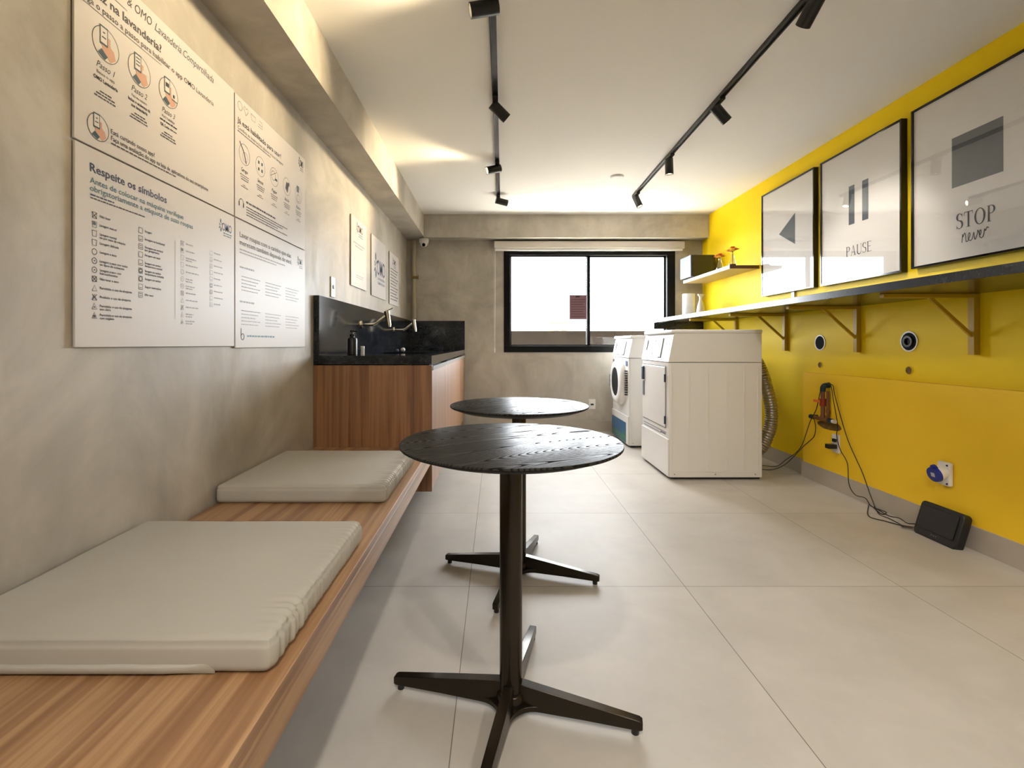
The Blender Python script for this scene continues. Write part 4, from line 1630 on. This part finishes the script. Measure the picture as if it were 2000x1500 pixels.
# foil duct behind the dryer
b = bm_new()
pts = spline([(1.995, 4.02, 0.94), (2.09, 4.01, 0.93), (2.15, 3.98, 0.83), (2.19, 3.96, 0.68), (2.225, 3.95, 0.50), (2.215, 3.95, 0.34), (2.15, 3.96, 0.18), (2.06, 3.98, 0.14), (1.997, 3.99, 0.14)], 26)
tube(b, pts, 0.05, 28, True, lambda i: 0.047 + 0.0035 * math.sin(i * PI / 1.6))
tag(obj('exhaust_duct', b, M['duct'], None, 60, base=(2.0, 3.99, 0.14)), 'ribbed silver flexible duct bulging out behind the dryer', 'duct')

# ------------------------------------------------------------------ granite shelf and brackets on the yellow wall
gs = thing('granite_shelf', 'long blue-black granite shelf running along the whole yellow wall', 'shelf', (2.13, 2.6, 1.272))
b = bm_new(); bx(b, 1.85, XR - 0.001, YF + 0.02, YB - 0.001, 1.272, 1.312, 0.0015)
obj('slab', b, M['granite_shelf'], gs)
b = bm_new(); bx(b, 1.83, XR - 0.001, YB - 0.03, YB - 0.001, 1.195, 1.2715, 0.001)
obj('rear_support', b, M['granite'], gs)
for k, Y in enumerate((0.83, 1.64, 2.443, 3.235, 4.04, 4.87)):
    lb = ['yellow triangular shelf bracket beyond the photo edge, farthest from the window', 'yellow triangular shelf bracket just beyond the photo edge',
          'yellow shelf bracket under the STOP picture, largest in view', 'yellow shelf bracket between the two dark round wall outlets and the dryer',
          'yellow shelf bracket just above the duct behind the dryer', 'yellow shelf bracket mostly hidden behind the dryer top'][k]
    br = thing('shelf_bracket', lb, 'bracket', (XR, Y, 0.966), 'yellow brackets under the granite shelf')
    b = bm_new(); bx(b, XR - 0.030, XR - 0.0005, Y - 0.017, Y + 0.017, 0.966, 1.2715, 0.0015)
    obj('upright', b, M['yellow_bracket'], br)
    b = bm_new(); bx(b, 1.93, XR - 0.030, Y - 0.015, Y + 0.015, 1.2515, 1.2715, 0.0015)
    obj('arm', b, M['yellow_bracket'], br)
    b = bm_new()
    prism(b, [(XR - 0.030, 1.055), (XR - 0.030, 1.077), (2.185, 1.2515), (2.160, 1.2515)], 1, Y - 0.006, Y + 0.006)
    obj('brace', b, M['yellow_bracket'], br)

# small upper shelf
us = thing('wall_shelf', 'short wooden wall shelf in the corner holding box and flowers', 'shelf', (2.27, 5.0, 1.71))
b = bm_new(); bx(b, 2.137, XR - 0.0005, 4.470, 5.57, 1.712, 1.743, 0.001)
obj('shelf_panel', b, M['shelf_wood'], us)
b = bm_new(); bx(b, 2.135, XR - 0.0005, 4.4665, 4.4695, 1.7125, 1.7425)
obj('end_edging', b, M['shelf_edge'], us)
b = bm_new(); bx(b, 2.133, 2.1368, 4.4665, 5.57, 1.712, 1.743)
obj('front_edging', b, M['white_plastic'], us)

# dark box with pale front
X0, X1, Y0, Y1, Z0, Z1 = 2.094, 2.362, 5.262, 5.560, 1.752, 1.985
mb = thing('countertop_oven', 'dark box-shaped oven with a pale patterned front on the corner shelf', 'oven', ((X0 + X1) / 2, (Y0 + Y1) / 2, 1.743))
b = bm_new(); bx(b, X0 + 0.012, X1, Y0, Y1, Z0, Z1, 0.006)
obj('housing', b, M['box_dark'], mb)
b = bm_new(); bx(b, X0, X0 + 0.012, Y0, Y1, Z0, Z1, 0.003)
fr_ = obj('front_panel', b, M['pale_front'], mb)
b = bm_new()
for k in range(7):
    z = Z0 + 0.055 + k * 0.019
    for j in range(9):
        y = Y0 + 0.03 + j * 0.027
        bx(b, X0 - 0.001, X0 + 0.002, y, y + 0.018, z, z + 0.009)
obj('grille', b, M['navy_plastic'], fr_)
b = bm_new()
for xx in (2.16, 2.33):
    for yy in (Y0 + 0.04, Y1 - 0.04):
        cyl(b, (xx, yy, 1.7432), (xx, yy, Z0), 0.012, n=14)
obj('feet', b, M['dark_plastic'], mb, 40)

# flower vases


def vase(x, y, hgt, label, seed):
    rnd = random.Random(seed)
    z = 1.7432
    t = thing('flower_vase', label, 'vase', (x, y, z), 'small glass flower vases on the corner shelf')
    s = hgt / 0.12
    b = bm_new()
    prof = [(0, 0.0), (0.030, 0.0), (0.034, 0.010), (0.032, 0.035), (0.020, 0.075), (0.012, 0.100), (0.015, 0.120), (0.013, 0.120), (0.010, 0.100), (0.018, 0.074), (0.030, 0.034), (0.031, 0.010), (0, 0.006)]
    lathe(b, [(r_, z_ * s) for r_, z_ in prof], (x, y, z), 32)
    obj('bottle', b, M['vase_glass'], t, 60)
    b = bm_new(); lathe(b, [(0, 0.007), (0.0285, 0.011), (0.0285, 0.026), (0, 0.028)], (x, y, z), 24)
    obj('pebbles', b, M['soil'], t, 60)
    heads = []
    for k in range(5):
        a = 2 * PI * k / 5 + rnd.random()
        rr = 0.030 if k else 0.0
        hd_ = Vector((x + rr * math.cos(a), y + rr * math.sin(a), z + hgt + 0.022 + rnd.uniform(-.008, .012) + (0.014 if k == 0 else 0)))
        b = bm_new()
        tube(b, spline([(x, y, z + 0.02), (x, y, z + hgt), hd_], 5), 0.0016, 6)
        stm = obj('stem', b, M['stem'], t, 60)
        b = bm_new()
        for L_, (n_, ln, el) in enumerate(((13, 0.032, 8), (11, 0.026, 35), (8, 0.018, 62))):
            for j in range(n_):
                aa = 2 * PI * j / n_ + L_ * 0.3 + rnd.uniform(-.1, .1)
                e_ = R(el + rnd.uniform(-10, 10))
                d = Vector((math.cos(aa) * math.cos(e_), math.sin(aa) * math.cos(e_), math.sin(e_)))
                sd = Vector((-math.sin(aa), math.cos(aa), 0)) * 0.0062
                up_ = d.cross(sd).normalized() * 0.0008
                p = [hd_, hd_ + d * ln * .5 + sd, hd_ + d * ln, hd_ + d * ln * .5 - sd]
                A_ = [b.verts.new(q_ + up_) for q_ in p]
                B_ = [b.verts.new(q_ - up_) for q_ in p]
                b.faces.new(A_); b.faces.new(list(reversed(B_)))
                for i in range(4):
                    j2 = (i + 1) % 4
                    b.faces.new((A_[i], B_[i], B_[j2], A_[j2]))
        obj('petals', b, M['petal' if k % 2 else 'petal_orange'], stm)


vase(2.20, 4.80, 0.115, 'small glass vase of yellow-orange flowers beside the dark oven', 3)
vase(2.215, 4.575, 0.130, 'taller glass vase of orange flowers near the open shelf end', 8)

# paper roll and spray bottle on the granite shelf
pr = thing('paper_towel_roll', 'standing white paper towel roll at the window end of the granite shelf', 'paper roll', (2.10, 5.33, 1.3122))
b = bm_new(); lathe(b, [(0.020, 0.0), (0.062, 0.0), (0.064, 0.004), (0.064, 0.252), (0.062, 0.256), (0.020, 0.256), (0.020, 0.0)], (2.10, 5.33, 1.3122), 48)
obj('paper', b, M['tissue'], pr, 50)
b = bm_new(); lathe(b, [(0.0175, 0.001), (0.0198, 0.001), (0.0198, 0.255), (0.0175, 0.255), (0.0175, 0.001)], (2.10, 5.33, 1.3122), 32)
obj('cardboard_core', b, M['shelf_wood'], pr, 50)
sx_, sy_ = 2.152, 5.14
sb = thing('spray_bottle', 'translucent white trigger spray bottle standing beside the paper roll', 'spray bottle', (sx_, sy_, 1.3122))
b = bm_new(); lathe(b, [(0, 0), (0.040, 0), (0.043, 0.004), (0.042, 0.05), (0.034, 0.11), (0.020, 0.155), (0.014, 0.175), (0.013, 0.190), (0, 0.190)], (sx_, sy_, 1.3122), 36)
obj('bottle', b, M['white_plastic'], sb, 60)
b = bm_new()
zt = 1.3122 + 0.190
cyl(b, (sx_, sy_, zt), (sx_, sy_, zt + 0.018), 0.016, n=20)
prism(b, [(sx_ - 0.016, zt + 0.018), (sx_ + 0.018, zt + 0.018), (sx_ + 0.034, zt + 0.034), (sx_ + 0.034, zt + 0.046), (sx_ - 0.028, zt + 0.046), (sx_ - 0.030, zt + 0.034)], 1, sy_ - 0.011, sy_ + 0.011)
hd = obj('spray_head', b, M['white_plastic'], sb, 40, bevel=0.001)
b = bm_new(); tube(b, spline([(sx_ + 0.022, sy_, zt + 0.026), (sx_ + 0.034, sy_, zt + 0.010), (sx_ + 0.032, sy_, zt - 0.012)], 4), 0.0045, 8)
obj('trigger', b, M['white_plastic'], hd, 60)

# ------------------------------------------------------------------ framed pictures


def picture(label, yl, yr, z0, z1):
    """yl = far edge (left in the photo), yr = near edge"""
    t = thing('picture_frame', label, 'picture', (XR, (yl + yr) / 2, z0), 'black framed white pictures on the yellow wall')
    XF = 2.370
    fw = 0.011
    b = bm_new()
    bx(b, XF, XR - 0.001, yr, yl, z1 - fw, z1)
    bx(b, XF, XR - 0.001, yr, yl, z0, z0 + fw)
    bx(b, XF, XR - 0.001, yl - fw, yl, z0 + fw, z1 - fw)
    bx(b, XF, XR - 0.001, yr, yr + fw, z0 + fw, z1 - fw)
    obj('frame', b, M['black_gloss'], t)
    b = bm_new(); bx(b, XF + 0.009, XR - 0.004, yr + fw, yl - fw, z0 + fw, z1 - fw)
    pr_ = obj('print_sheet', b, M['art_paper'], t)
    b = bm_new(); bx(b, XF + 0.003, XF + 0.005, yr + fw, yl - fw, z0 + fw, z1 - fw)
    obj('glass', b, M['picture_glass'], t)
    return pr_, Print2D('R', XF + 0.009 - 0.0006)


def serif(P, m, s, u0, v, h, total):
    """high-contrast serif capitals; u runs toward -Y; total is the word width"""
    adv = {'S': .62, 'T': .78, 'O': .92, 'P': .70, 'A': .86, 'U': .84, 'E': .72}
    wsum = sum(adv[c] for c in s)
    k = total / wsum
    TH, TN = .13, .045
    u = 0.0

    def X_(x):
        return u0 - (u + x) * k

    def rect(x0, x1, y0, y1):
        P.rect(m, X_(x0), X_(x1), v + y0 * h, v + y1 * h)

    def poly(pts):
        P.poly(m, [(X_(x), v + y * h) for x, y in pts])

    def stroke(pts, w_):
        P.stroke(m, [(X_(x), v + y * h) for x, y in pts], [q_ * h for q_ in w_])
    for c in s:
        a = adv[c] - .12
        if c == 'T':
            rect(0, a, 1 - TN, 1)
            rect(a / 2 - TH / 2, a / 2 + TH / 2, 0, 1)
            rect(a / 2 - .16, a / 2 + .16, 0, TN * .7)
            poly([(0, 1), (.05, 1), (.02, .78), (0, .78)])
            poly([(a, 1), (a - .05, 1), (a - .02, .78), (a, .78)])
        elif c == 'O':
            n = 40
            for i in range(n):
                t0, t1 = 2 * PI * i / n, 2 * PI * (i + 1) / n
                ro, ri, ry, rj = a / 2, a / 2 - TH, .52, .52 - TN
                poly([(a / 2 + ro * math.cos(t0), .5 + ry * math.sin(t0)), (a / 2 + ro * math.cos(t1), .5 + ry * math.sin(t1)),
                      (a / 2 + ri * math.cos(t1), .5 + rj * math.sin(t1)), (a / 2 + ri * math.cos(t0), .5 + rj * math.sin(t0))])
        elif c == 'P':
            rect(.06, .06 + TH, 0, 1)
            rect(0, .30, 0, TN * .7)
            rect(0, .2, 1 - TN * .7, 1)
            pts = [(.15, 1 - TN / 2)] + [(.28 + (a - .34) * math.cos(R(q_)), .74 + .24 * math.sin(R(q_))) for q_ in range(90, -91, -15)] + [(.15, .5)]
            ws = [TN] + [TN + (TH - TN) * math.cos(R(q_)) ** 2 for q_ in range(90, -91, -15)] + [TN]
            stroke(pts, ws)
        elif c == 'S':
            cx_ = a / 2
            pts, ws = [], []
            for q_ in range(20, 271, 15):
                pts.append((cx_ + (a / 2 - .06) * math.cos(R(q_)), .76 + .23 * math.sin(R(q_))))
                ws.append(TN + (TH - TN) * max(0, -math.cos(R(q_ + 10))) ** 1.5)
            for q_ in range(90, -161, -15):
                pts.append((cx_ + (a / 2 - .03) * math.cos(R(q_)), .265 + .255 * math.sin(R(q_))))
                ws.append(TN + (TH - TN) * max(0, math.cos(R(q_ - 20))) ** 1.5)
            stroke(pts, ws)
            poly([(a - .06, 1), (a - .03, 1), (a - .03, .72), (a - .06, .78)])
            poly([(0.02, 0), (.05, 0), (.05, .22), (.02, .28)])
        elif c == 'A':
            poly([(a / 2 - .03, 1), (a / 2 + .05, 1), (a - .04, 0), (a - .04 - TH, 0)])
            poly([(a / 2 - .03, 1), (a / 2 + .02, 1), (.10, 0), (.06, 0)])
            rect(.17, a - .22, .32, .32 + TN)
            rect(0, .20, 0, TN * .7)
            rect(a - .28, a + .03, 0, TN * .7)
        elif c == 'U':
            rect(.06, .06 + TH, .25, 1)
            rect(a - .10, a - .10 + TN, .25, 1)
            rect(0, .25, 1 - TN * .7, 1)
            rect(a - .18, a + .02, 1 - TN * .7, 1)
            x0_, x1_ = .06 + TH / 2, a - .10 + TN / 2
            pts = [((x0_ + x1_) / 2 + (x1_ - x0_) / 2 * math.cos(R(q_)), .26 + .26 * math.sin(R(q_))) for q_ in range(180, 361, 15)]
            stroke(pts, [TH + (TN - TH) * i_ / 12 for i_ in range(13)])
        elif c == 'E':
            rect(.06, .06 + TH, 0, 1)
            rect(0, a, 0, TN)
            rect(0, a - .03, 1 - TN, 1)
            rect(.15, a - .12, .5, .5 + TN)
            poly([(a, 0), (a - .04, 0), (a, .24)])
            poly([(a - .03, 1), (a - .07, 1), (a - .03, .78)])
            poly([(a - .12, .62), (a - .15, .52), (a - .12, .42)])
        u += adv[c]


NA = {'art_grey': 'dark_symbol', 'art_slate': 'dark_symbol', 'ink_grey': 'lettering', 'ink_black': 'lettering'}
PZ0, PZ1 = 1.448, 2.348
pr_, P = picture('black framed white picture showing a dark left-pointing triangle', 4.364, 3.645, PZ0 - 0.004, PZ1 - 0.004)
P.poly('art_slate', [(4.106, 1.943), (3.885, 2.068), (3.885, 1.817)])
P.build(pr_, NA)
pr_, P = picture('black framed white picture with pause bars above the word PAUSE', 3.573, 2.856, PZ0 - 0.006, PZ1 - 0.006)
P.rect('art_slate', 3.293, 3.240, 1.822, 2.082)
P.rect('art_slate', 3.172, 3.119, 1.822, 2.082)
serif(P, 'ink_grey', 'PAUSE', 3.318, 1.612, 0.066, 0.232)
P.build(pr_, NA)
pr_, P = picture('black framed white picture with a dark square and STOP never', 2.789, 2.072, PZ0, PZ1)
P.rect('art_grey', 2.547, 2.288, 1.832, 2.092)
serif(P, 'ink_black', 'STOP', 2.522, 1.612, 0.078, 0.205)
# brush-script word "never"
z_ = 1.528
scr = [
    [(2.492, .010), (2.488, .052), (2.486, .038), (2.478, .056), (2.473, .046), (2.470, .014), (2.462, .012), (2.455, .024),
     (2.449, .042), (2.452, .052), (2.458, .044), (2.458, .022), (2.448, .012), (2.438, .020), (2.430, .050), (2.428, .030), (2.423, .012), (2.413, .036), (2.410, .056),
     (2.404, .042), (2.398, .030), (2.393, .044), (2.396, .054), (2.402, .044), (2.400, .022), (2.391, .014), (2.382, .024), (2.376, .054), (2.372, .044), (2.364, .060), (2.356, .054)]]
for ln in scr:
    sp3 = spline([(0, u, v) for u, v in ln], 5)
    P.stroke('ink_black', [(p.y, z_ + p.z * 1.0) for p in sp3], 0.0042)
P.build(pr_, NA)
# one more frame just outside the photo on the right, same row
pr_, P = picture('black framed picture beyond the photo edge, nearest the viewer', 1.998, 1.281, PZ0, PZ1)
P.poly('art_grey', [(1.53, 1.943), (1.75, 2.068), (1.75, 1.817)])
P.build(pr_, NA)

# white cable cover below the first picture
b = bm_new()
yc = at(1551, 580, X=XR).y
bx(b, XR - 0.012, XR - 0.0005, yc - 0.02, yc + 0.02, 1.3125, 1.443, 0.002)
tag(obj('cable_cover', b, M['white_plastic'], None, base=(XR, yc, 1.3125)), 'short white vertical cover strip between triangle picture and granite shelf', 'cable cover')

# ------------------------------------------------------------------ holes, sockets and pipes on the right wall


def drain(Y, z, r, label, style):
    t = thing('wall_outlet', label, 'pipe outlet', (XR, Y, z), 'round pipe outlets in the yellow wall')

    def ring(bm_, ro, ri, x0, x1, n=40):
        vs_ = []
        for (rr, xx) in ((ro, x0), (ro, x1), (ri, x1), (ri, x0)):
            vs_.append([bm_.verts.new((xx, Y + rr * math.cos(2 * PI * k / n), z + rr * math.sin(2 * PI * k / n))) for k in range(n)])
        for i in range(4):
            A_, B_ = vs_[i], vs_[(i + 1) % 4]
            for k in range(n):
                j = (k + 1) % n
                bm_.faces.new((A_[k], A_[j], B_[j], B_[k]))
    b = bm_new(); ring(b, r, r * 0.86, XR - 0.0005, XR - 0.004)
    obj('rim', b, M['white_plastic' if style else 'yellow'], t, 40)
    b = bm_new(); cyl(b, (XR - 0.0025, Y, z), (XR - 0.0005, Y, z), r * 0.86, n=40)
    obj('cap', b, M['drain_dark' if style else 'hole_dark'], t, 40)
    if style == 2:
        b = bm_new(); ring(b, r * 0.55, r * 0.36, XR - 0.0026, XR - 0.014)
        obj('inner_sleeve', b, M['dark_plastic'], t, 40)
        b = bm_new(); cyl(b, (XR - 0.004, Y, z), (XR - 0.0026, Y, z), r * 0.36, n=32)
        obj('opening', b, M['black_gloss'], t, 40)


drain(3.626, 1.030, 0.058, 'dark round capped pipe outlet high on the yellow wall, nearer the dryer', 1)
drain(2.843, 1.035, 0.060, 'dark round pipe outlet with an inner sleeve high on the yellow wall', 2)
drain(3.626, 0.865, 0.024, 'small round hole just below the capped outlet nearer the dryer', 0)
drain(2.843, 0.866, 0.026, 'small round hole just below the sleeved pipe outlet', 0)

# water valve assembly
Yv = at(1606, 790, X=2.335).y


def rp(px, py, X):
    return at(px, py, X=X)


va = thing('water_valve', 'brown water pipe and red valve assembly on the low yellow wall', 'water valve', (XH, Yv, 0.6))
XA = 2.330
b = bm_new()
a0, a1 = rp(1607, 762, XA), rp(1607, 820, XA)
cyl(b, (XA, a0.y, a0.z), (XA, a0.y, a1.z), 0.0135, n=18)
a2 = rp(1607, 774, XA)
obj('riser_pipe', b, M['pvc_brown'], va, 40)
b = bm_new()
e0 = Vector((XA, a0.y, a0.z))
tube(b, spline([e0 + Vector((0, 0, -0.01)), e0 + Vector((0.002, 0, 0.018)), e0 + Vector((0.012, -0.006, 0.033)), (XH - 0.0005, a0.y - 0.012, a0.z + 0.035)], 6), 0.018, 16)
obj('elbow', b, M['petrol_plastic'], va, 60)
b = bm_new()
m0 = rp(1607, 784, XA)
cyl(b, (XA, a0.y, m0.z - 0.032), (XA, a0.y, m0.z + 0.020), 0.020, n=20)
cyl(b, (XA - 0.024, a0.y, m0.z), (XA, a0.y, m0.z), 0.010, n=14)
obj('valve_body', b, M['red_plastic'], va, 40)
b = bm_new(); bx(b, XA - 0.032, XA - 0.024, a0.y - 0.010, a0.y + 0.060, m0.z - 0.008, m0.z + 0.010, 0.003)
obj('valve_handle', b, M['orange_plastic'], va)
b = bm_new()
h0, h1 = rp(1584, 815, XA), rp(1626, 821, XA)
zz = (h0.z + h1.z) / 2
cyl(b, (XA, h0.y, zz), (XA, h1.y, zz), 0.0135, n=18)
cyl(b, (XA, a0.y, zz + 0.03), (XA, a0.y, zz), 0.017, n=18)
obj('cross_pipe', b, M['pvc_brown'], va, 40)
b = bm_new()
cyl(b, (XA, h0.y + 0.004, zz), (XA, h0.y - 0.03, zz), 0.017, n=18)
cyl(b, (XA, h1.y + 0.04, zz), (XA, h1.y, zz), 0.0165, n=18)
cyl(b, (XA, h0.y - 0.012, zz), (XH - 0.0005, h0.y - 0.012, zz), 0.0145, n=18)
obj('couplings', b, M['petrol_plastic'], va, 40)
b = bm_new(); cyl(b, (XA, h1.y, zz), (XA, h1.y - 0.026, zz), 0.0135, n=18)
obj('pipe_end', b, M['white_plastic'], va, 40)
b = bm_new()
s0 = rp(1617, 770, 2.352)
cyl(b, (2.352, s0.y, a0.z - 0.005), (2.352, s0.y, zz), 0.010, n=16)
cyl(b, (2.352, s0.y, zz + 0.045), (2.352, s0.y, zz + 0.065), 0.0135, n=16)
obj('return_pipe', b, M['pvc_brown'], va, 40)
hh0, hh1 = rp(1597, 829, XH), rp(1644, 833, XH)
b = bm_new()
n = 30
pts = []
ym, zm = (hh0.y + hh1.y) / 2, hh0.z + 0.012
for k in range(n):
    a = 2 * PI * k / n
    rr = 1 + 0.10 * noise.noise(Vector((math.cos(a) * 2, math.sin(a) * 2, 3)))
    pts.append((ym + (hh0.y - hh1.y) / 2 * rr * math.cos(a), zm + 0.030 * rr * math.sin(a)))
prism(b, pts, 0, XH - 0.0012, XH - 0.0002)
tag(obj('wall_hole', b, M['hole_dark'], None, base=(XH, ym, zm)), 'rough broken hole in the low yellow wall behind the brown pipe', 'hole')

# outlet below the valve
oy0, oz0 = rp(1627, 848, XH).y, rp(1633, 848, XH).z
oy1 = rp(1642, 848, XH).y
ol = thing('wall_outlet_plate', 'white wall socket with a black plug adapter on the low yellow wall', 'socket', (XH, (oy0 + oy1) / 2, oz0 - 0.13))
b = bm_new(); bx(b, XH - 0.010, XH - 0.0003, oy1, oy0, oz0 - 0.128, oz0, 0.004)
obj('plate', b, M['white_plastic'], ol)
b = bm_new(); bx(b, XH - 0.026, XH - 0.010, (oy0 + oy1) / 2 - 0.016, (oy0 + oy1) / 2 + 0.014, oz0 - 0.052, oz0 - 0.030, 0.003)
obj('plug', b, M['dark_plastic'], ol)
b = bm_new(); bx(b, XH - 0.070, XH - 0.010, (oy0 + oy1) / 2 - 0.020, (oy0 + oy1) / 2 + 0.022, oz0 - 0.098, oz0 - 0.068, 0.004)
obj('adapter', b, M['dark_plastic'], ol)

# industrial socket
Yq, Zq = 2.560, 0.340
iq = thing('industrial_socket', 'blue-capped round industrial socket on a cream box, low yellow wall', 'socket', (XH, Yq, Zq - 0.06))
b = bm_new(); bx(b, XH - 0.028, XH - 0.0003, Yq - 0.036, Yq + 0.036, Zq - 0.062, Zq + 0.062, 0.010, 3)
bo = obj('mounting_box', b, M['pipe_beige'], iq, 40)
bo.data.materials[0] = M['white_plastic']
ax_ = Vector((-0.80, 0.0, -0.20)).normalized()
c0 = Vector((XH - 0.022, Yq, Zq + 0.008))
b = bm_new(); cyl(b, c0, c0 + ax_ * 0.042, 0.035, 0.036, 32)
obj('socket_barrel', b, M['white_plastic'], iq, 40)
b = bm_new(); cyl(b, c0 + ax_ * 0.042, c0 + ax_ * 0.058, 0.041, 0.038, 32)
u_, v_, _ = frame_of(ax_)
cyl(b, c0 + ax_ * 0.046 + Vector((0, 0, 0.034)), c0 + ax_ * 0.058 + Vector((0, 0, 0.034)), 0.018, n=18)
cap = obj('cap', b, M['blue_plastic'], iq, 40)
b = bm_new()
cen = c0 + ax_ * 0.0588
q = [cen + u_ * a * 0.011 + v_ * c * 0.011 for a, c in ((-1, -1), (1, -1), (1, 1), (-1, 1))]
fa = [b.verts.new(p) for p in q]
fb = [b.verts.new(p + ax_ * 0.0006) for p in q]
b.faces.new(fa); b.faces.new(fb)
for i in range(4):
    j = (i + 1) % 4
    b.faces.new((fa[i], fa[j], fb[j], fb[i]))
obj('cap_label', b, M['white_panel'], cap)
for dy in (-0.026,):
    for dz in (-0.048, 0.048):
        b = bm_new(); cyl(b, (XH - 0.031, Yq + dy, Zq + dz), (XH - 0.028, Yq + dy, Zq + dz), 0.005, n=12)
        obj('screw', b, M['navy_plastic'], bo, 40)

# back wall outlet
bo_ = thing('wall_outlet_plate', 'small white socket plate low on the cement back wall', 'socket', (1.11, YB, 0.25))
x0_, x1_ = at(1150, 790, Y=5.69).x, at(1163, 790, Y=5.69).x
b = bm_new(); bx(b, x0_, x1_, YB - 0.010, YB - 0.0005, 0.258, 0.376, 0.004)
obj('plate', b, M['white_plastic'], bo_)
b = bm_new(); bx(b, (x0_ + x1_) / 2 - 0.018, (x0_ + x1_) / 2 + 0.018, YB - 0.013, YB - 0.0100, 0.305, 0.325, 0.001)
obj('socket', b, M['dark_plastic'], bo_)

# ------------------------------------------------------------------ router and cables
ro = bpy.data.objects.new('wireless_router', None)
COL.objects.link(ro)
tag(ro, 'black rounded router box leaning against the skirting on the floor', 'router')
RW_, RH_, RD_ = 0.245, 0.182, 0.045


def rrect(w_, h_, r_, n=6, z0_=0.0):
    pts = []
    for cx_, cz_, a0_ in ((w_ / 2 - r_, h_ - r_, 0), (-w_ / 2 + r_, h_ - r_, 90), (-w_ / 2 + r_, r_, 180), (w_ / 2 - r_, r_, 270)):
        for k in range(n + 1):
            a = R(a0_ + 90 * k / n)
            pts.append((cx_ + r_ * math.cos(a), cz_ + z0_ + r_ * math.sin(a)))
    return pts


b = bm_new(); prism(b, rrect(RW_, RH_, 0.022), 1, 0.0, RD_)
rb = obj('casing', b, M['dark_plastic'], ro, 40, bevel=0.005)
b = bm_new(); prism(b, rrect(RW_ - 0.042, RH_ - 0.058, 0.010, z0_=0.038), 1, -0.006, -0.0002)
obj('raised_front_panel', b, M['dark_plastic'], rb, 40, bevel=0.002)
for k in range(3):
    b = bm_new(); bx(b, -0.018 + 0.013 * k, -0.012 + 0.013 * k, -0.0008, 0.0002, 0.022, 0.026)
    obj('indicator_light', b, M['grey_plastic'], rb)
tilt = R(17)
ro.rotation_euler = (-tilt, 0, R(-90))
ro.location = (2.262, 2.530, 0.001)


def cable(name, label, pts, r=0.0028, cat='cable', group=None):
    b = bm_new()
    tube(b, spline(pts, 8), r, 8)
    tag(obj(name, b, M['cable'], None, 60, base=pts[0]), label, cat, group)


GC = 'thin dark cables by the yellow wall'


def fl(px, py):
    p = at(px, py, Z=0.004)
    return Vector((min(p.x, 2.350), p.y, 0.004))


XW = 2.352
cable('power_cable', 'dark cable hanging from the pipe elbow down to the router, straighter run', [
    rp(1613, 751, 2.340), rp(1626, 752, 2.335), rp(1630, 770, 2.345), rp(1640, 807, XW), rp(1657, 862, XW), rp(1683, 920, XW), rp(1694, 950, 2.345),
    rp(1703, 975, 2.338), fl(1716, 1003), fl(1735, 1012), fl(1755, 1022), (2.25, 2.700, 0.015), (2.272, 2.656, 0.022)], group=GC)
cable('power_cable', 'dark looped cable hanging from the pipe elbow, slacker run to the router', [
    rp(1612, 750, 2.330), rp(1622, 750, 2.325), rp(1628, 783, 2.340), rp(1636, 830, XW), rp(1634, 850, XW), rp(1641, 878, 2.340), rp(1655, 905, XW), rp(1658, 945, 2.345),
    rp(1670, 966, 2.335), rp(1690, 973, 2.330), fl(1708, 988), fl(1727, 996), fl(1731, 1001), fl(1722, 1004), fl(1708, 990), fl(1735, 1007), fl(1757, 1012), (2.27, 2.695, 0.03), (2.280, 2.656, 0.040)], group=GC)
cable('power_cable', 'dark cable lying on the floor in a loose kink beside the router', [
    fl(1704, 986), fl(1697, 1008), fl(1730, 1018), fl(1762, 1027), (2.24, 2.690, 0.012), (2.268, 2.656, 0.015)], group=GC)
cable('power_cable', 'dark cable running from the brown pipes down behind the dryer', [
    rp(1605, 752, 2.310), rp(1600, 775, 2.305), rp(1594, 800, 2.305), rp(1583, 822, 2.310), rp(1574, 848, 2.33), rp(1567, 868, 2.33), rp(1555, 884, 2.30), at(1535, 898, Y=3.88), at(1515, 911, Y=3.95), (2.16, 4.03, 0.02), (2.03, 4.07, 0.004)], group=GC)
cable('power_cable', 'dark cable hanging below the brown pipe in a loop toward the duct', [
    rp(1590, 818, 2.312), rp(1593, 835, 2.335), rp(1590, 852, 2.345), rp(1578, 864, 2.335), rp(1569, 872, 2.320), at(1550, 892, Y=3.84), at(1530, 909, Y=3.87), (2.20, 3.93, 0.006), (2.05, 4.02, 0.004)], group=GC)
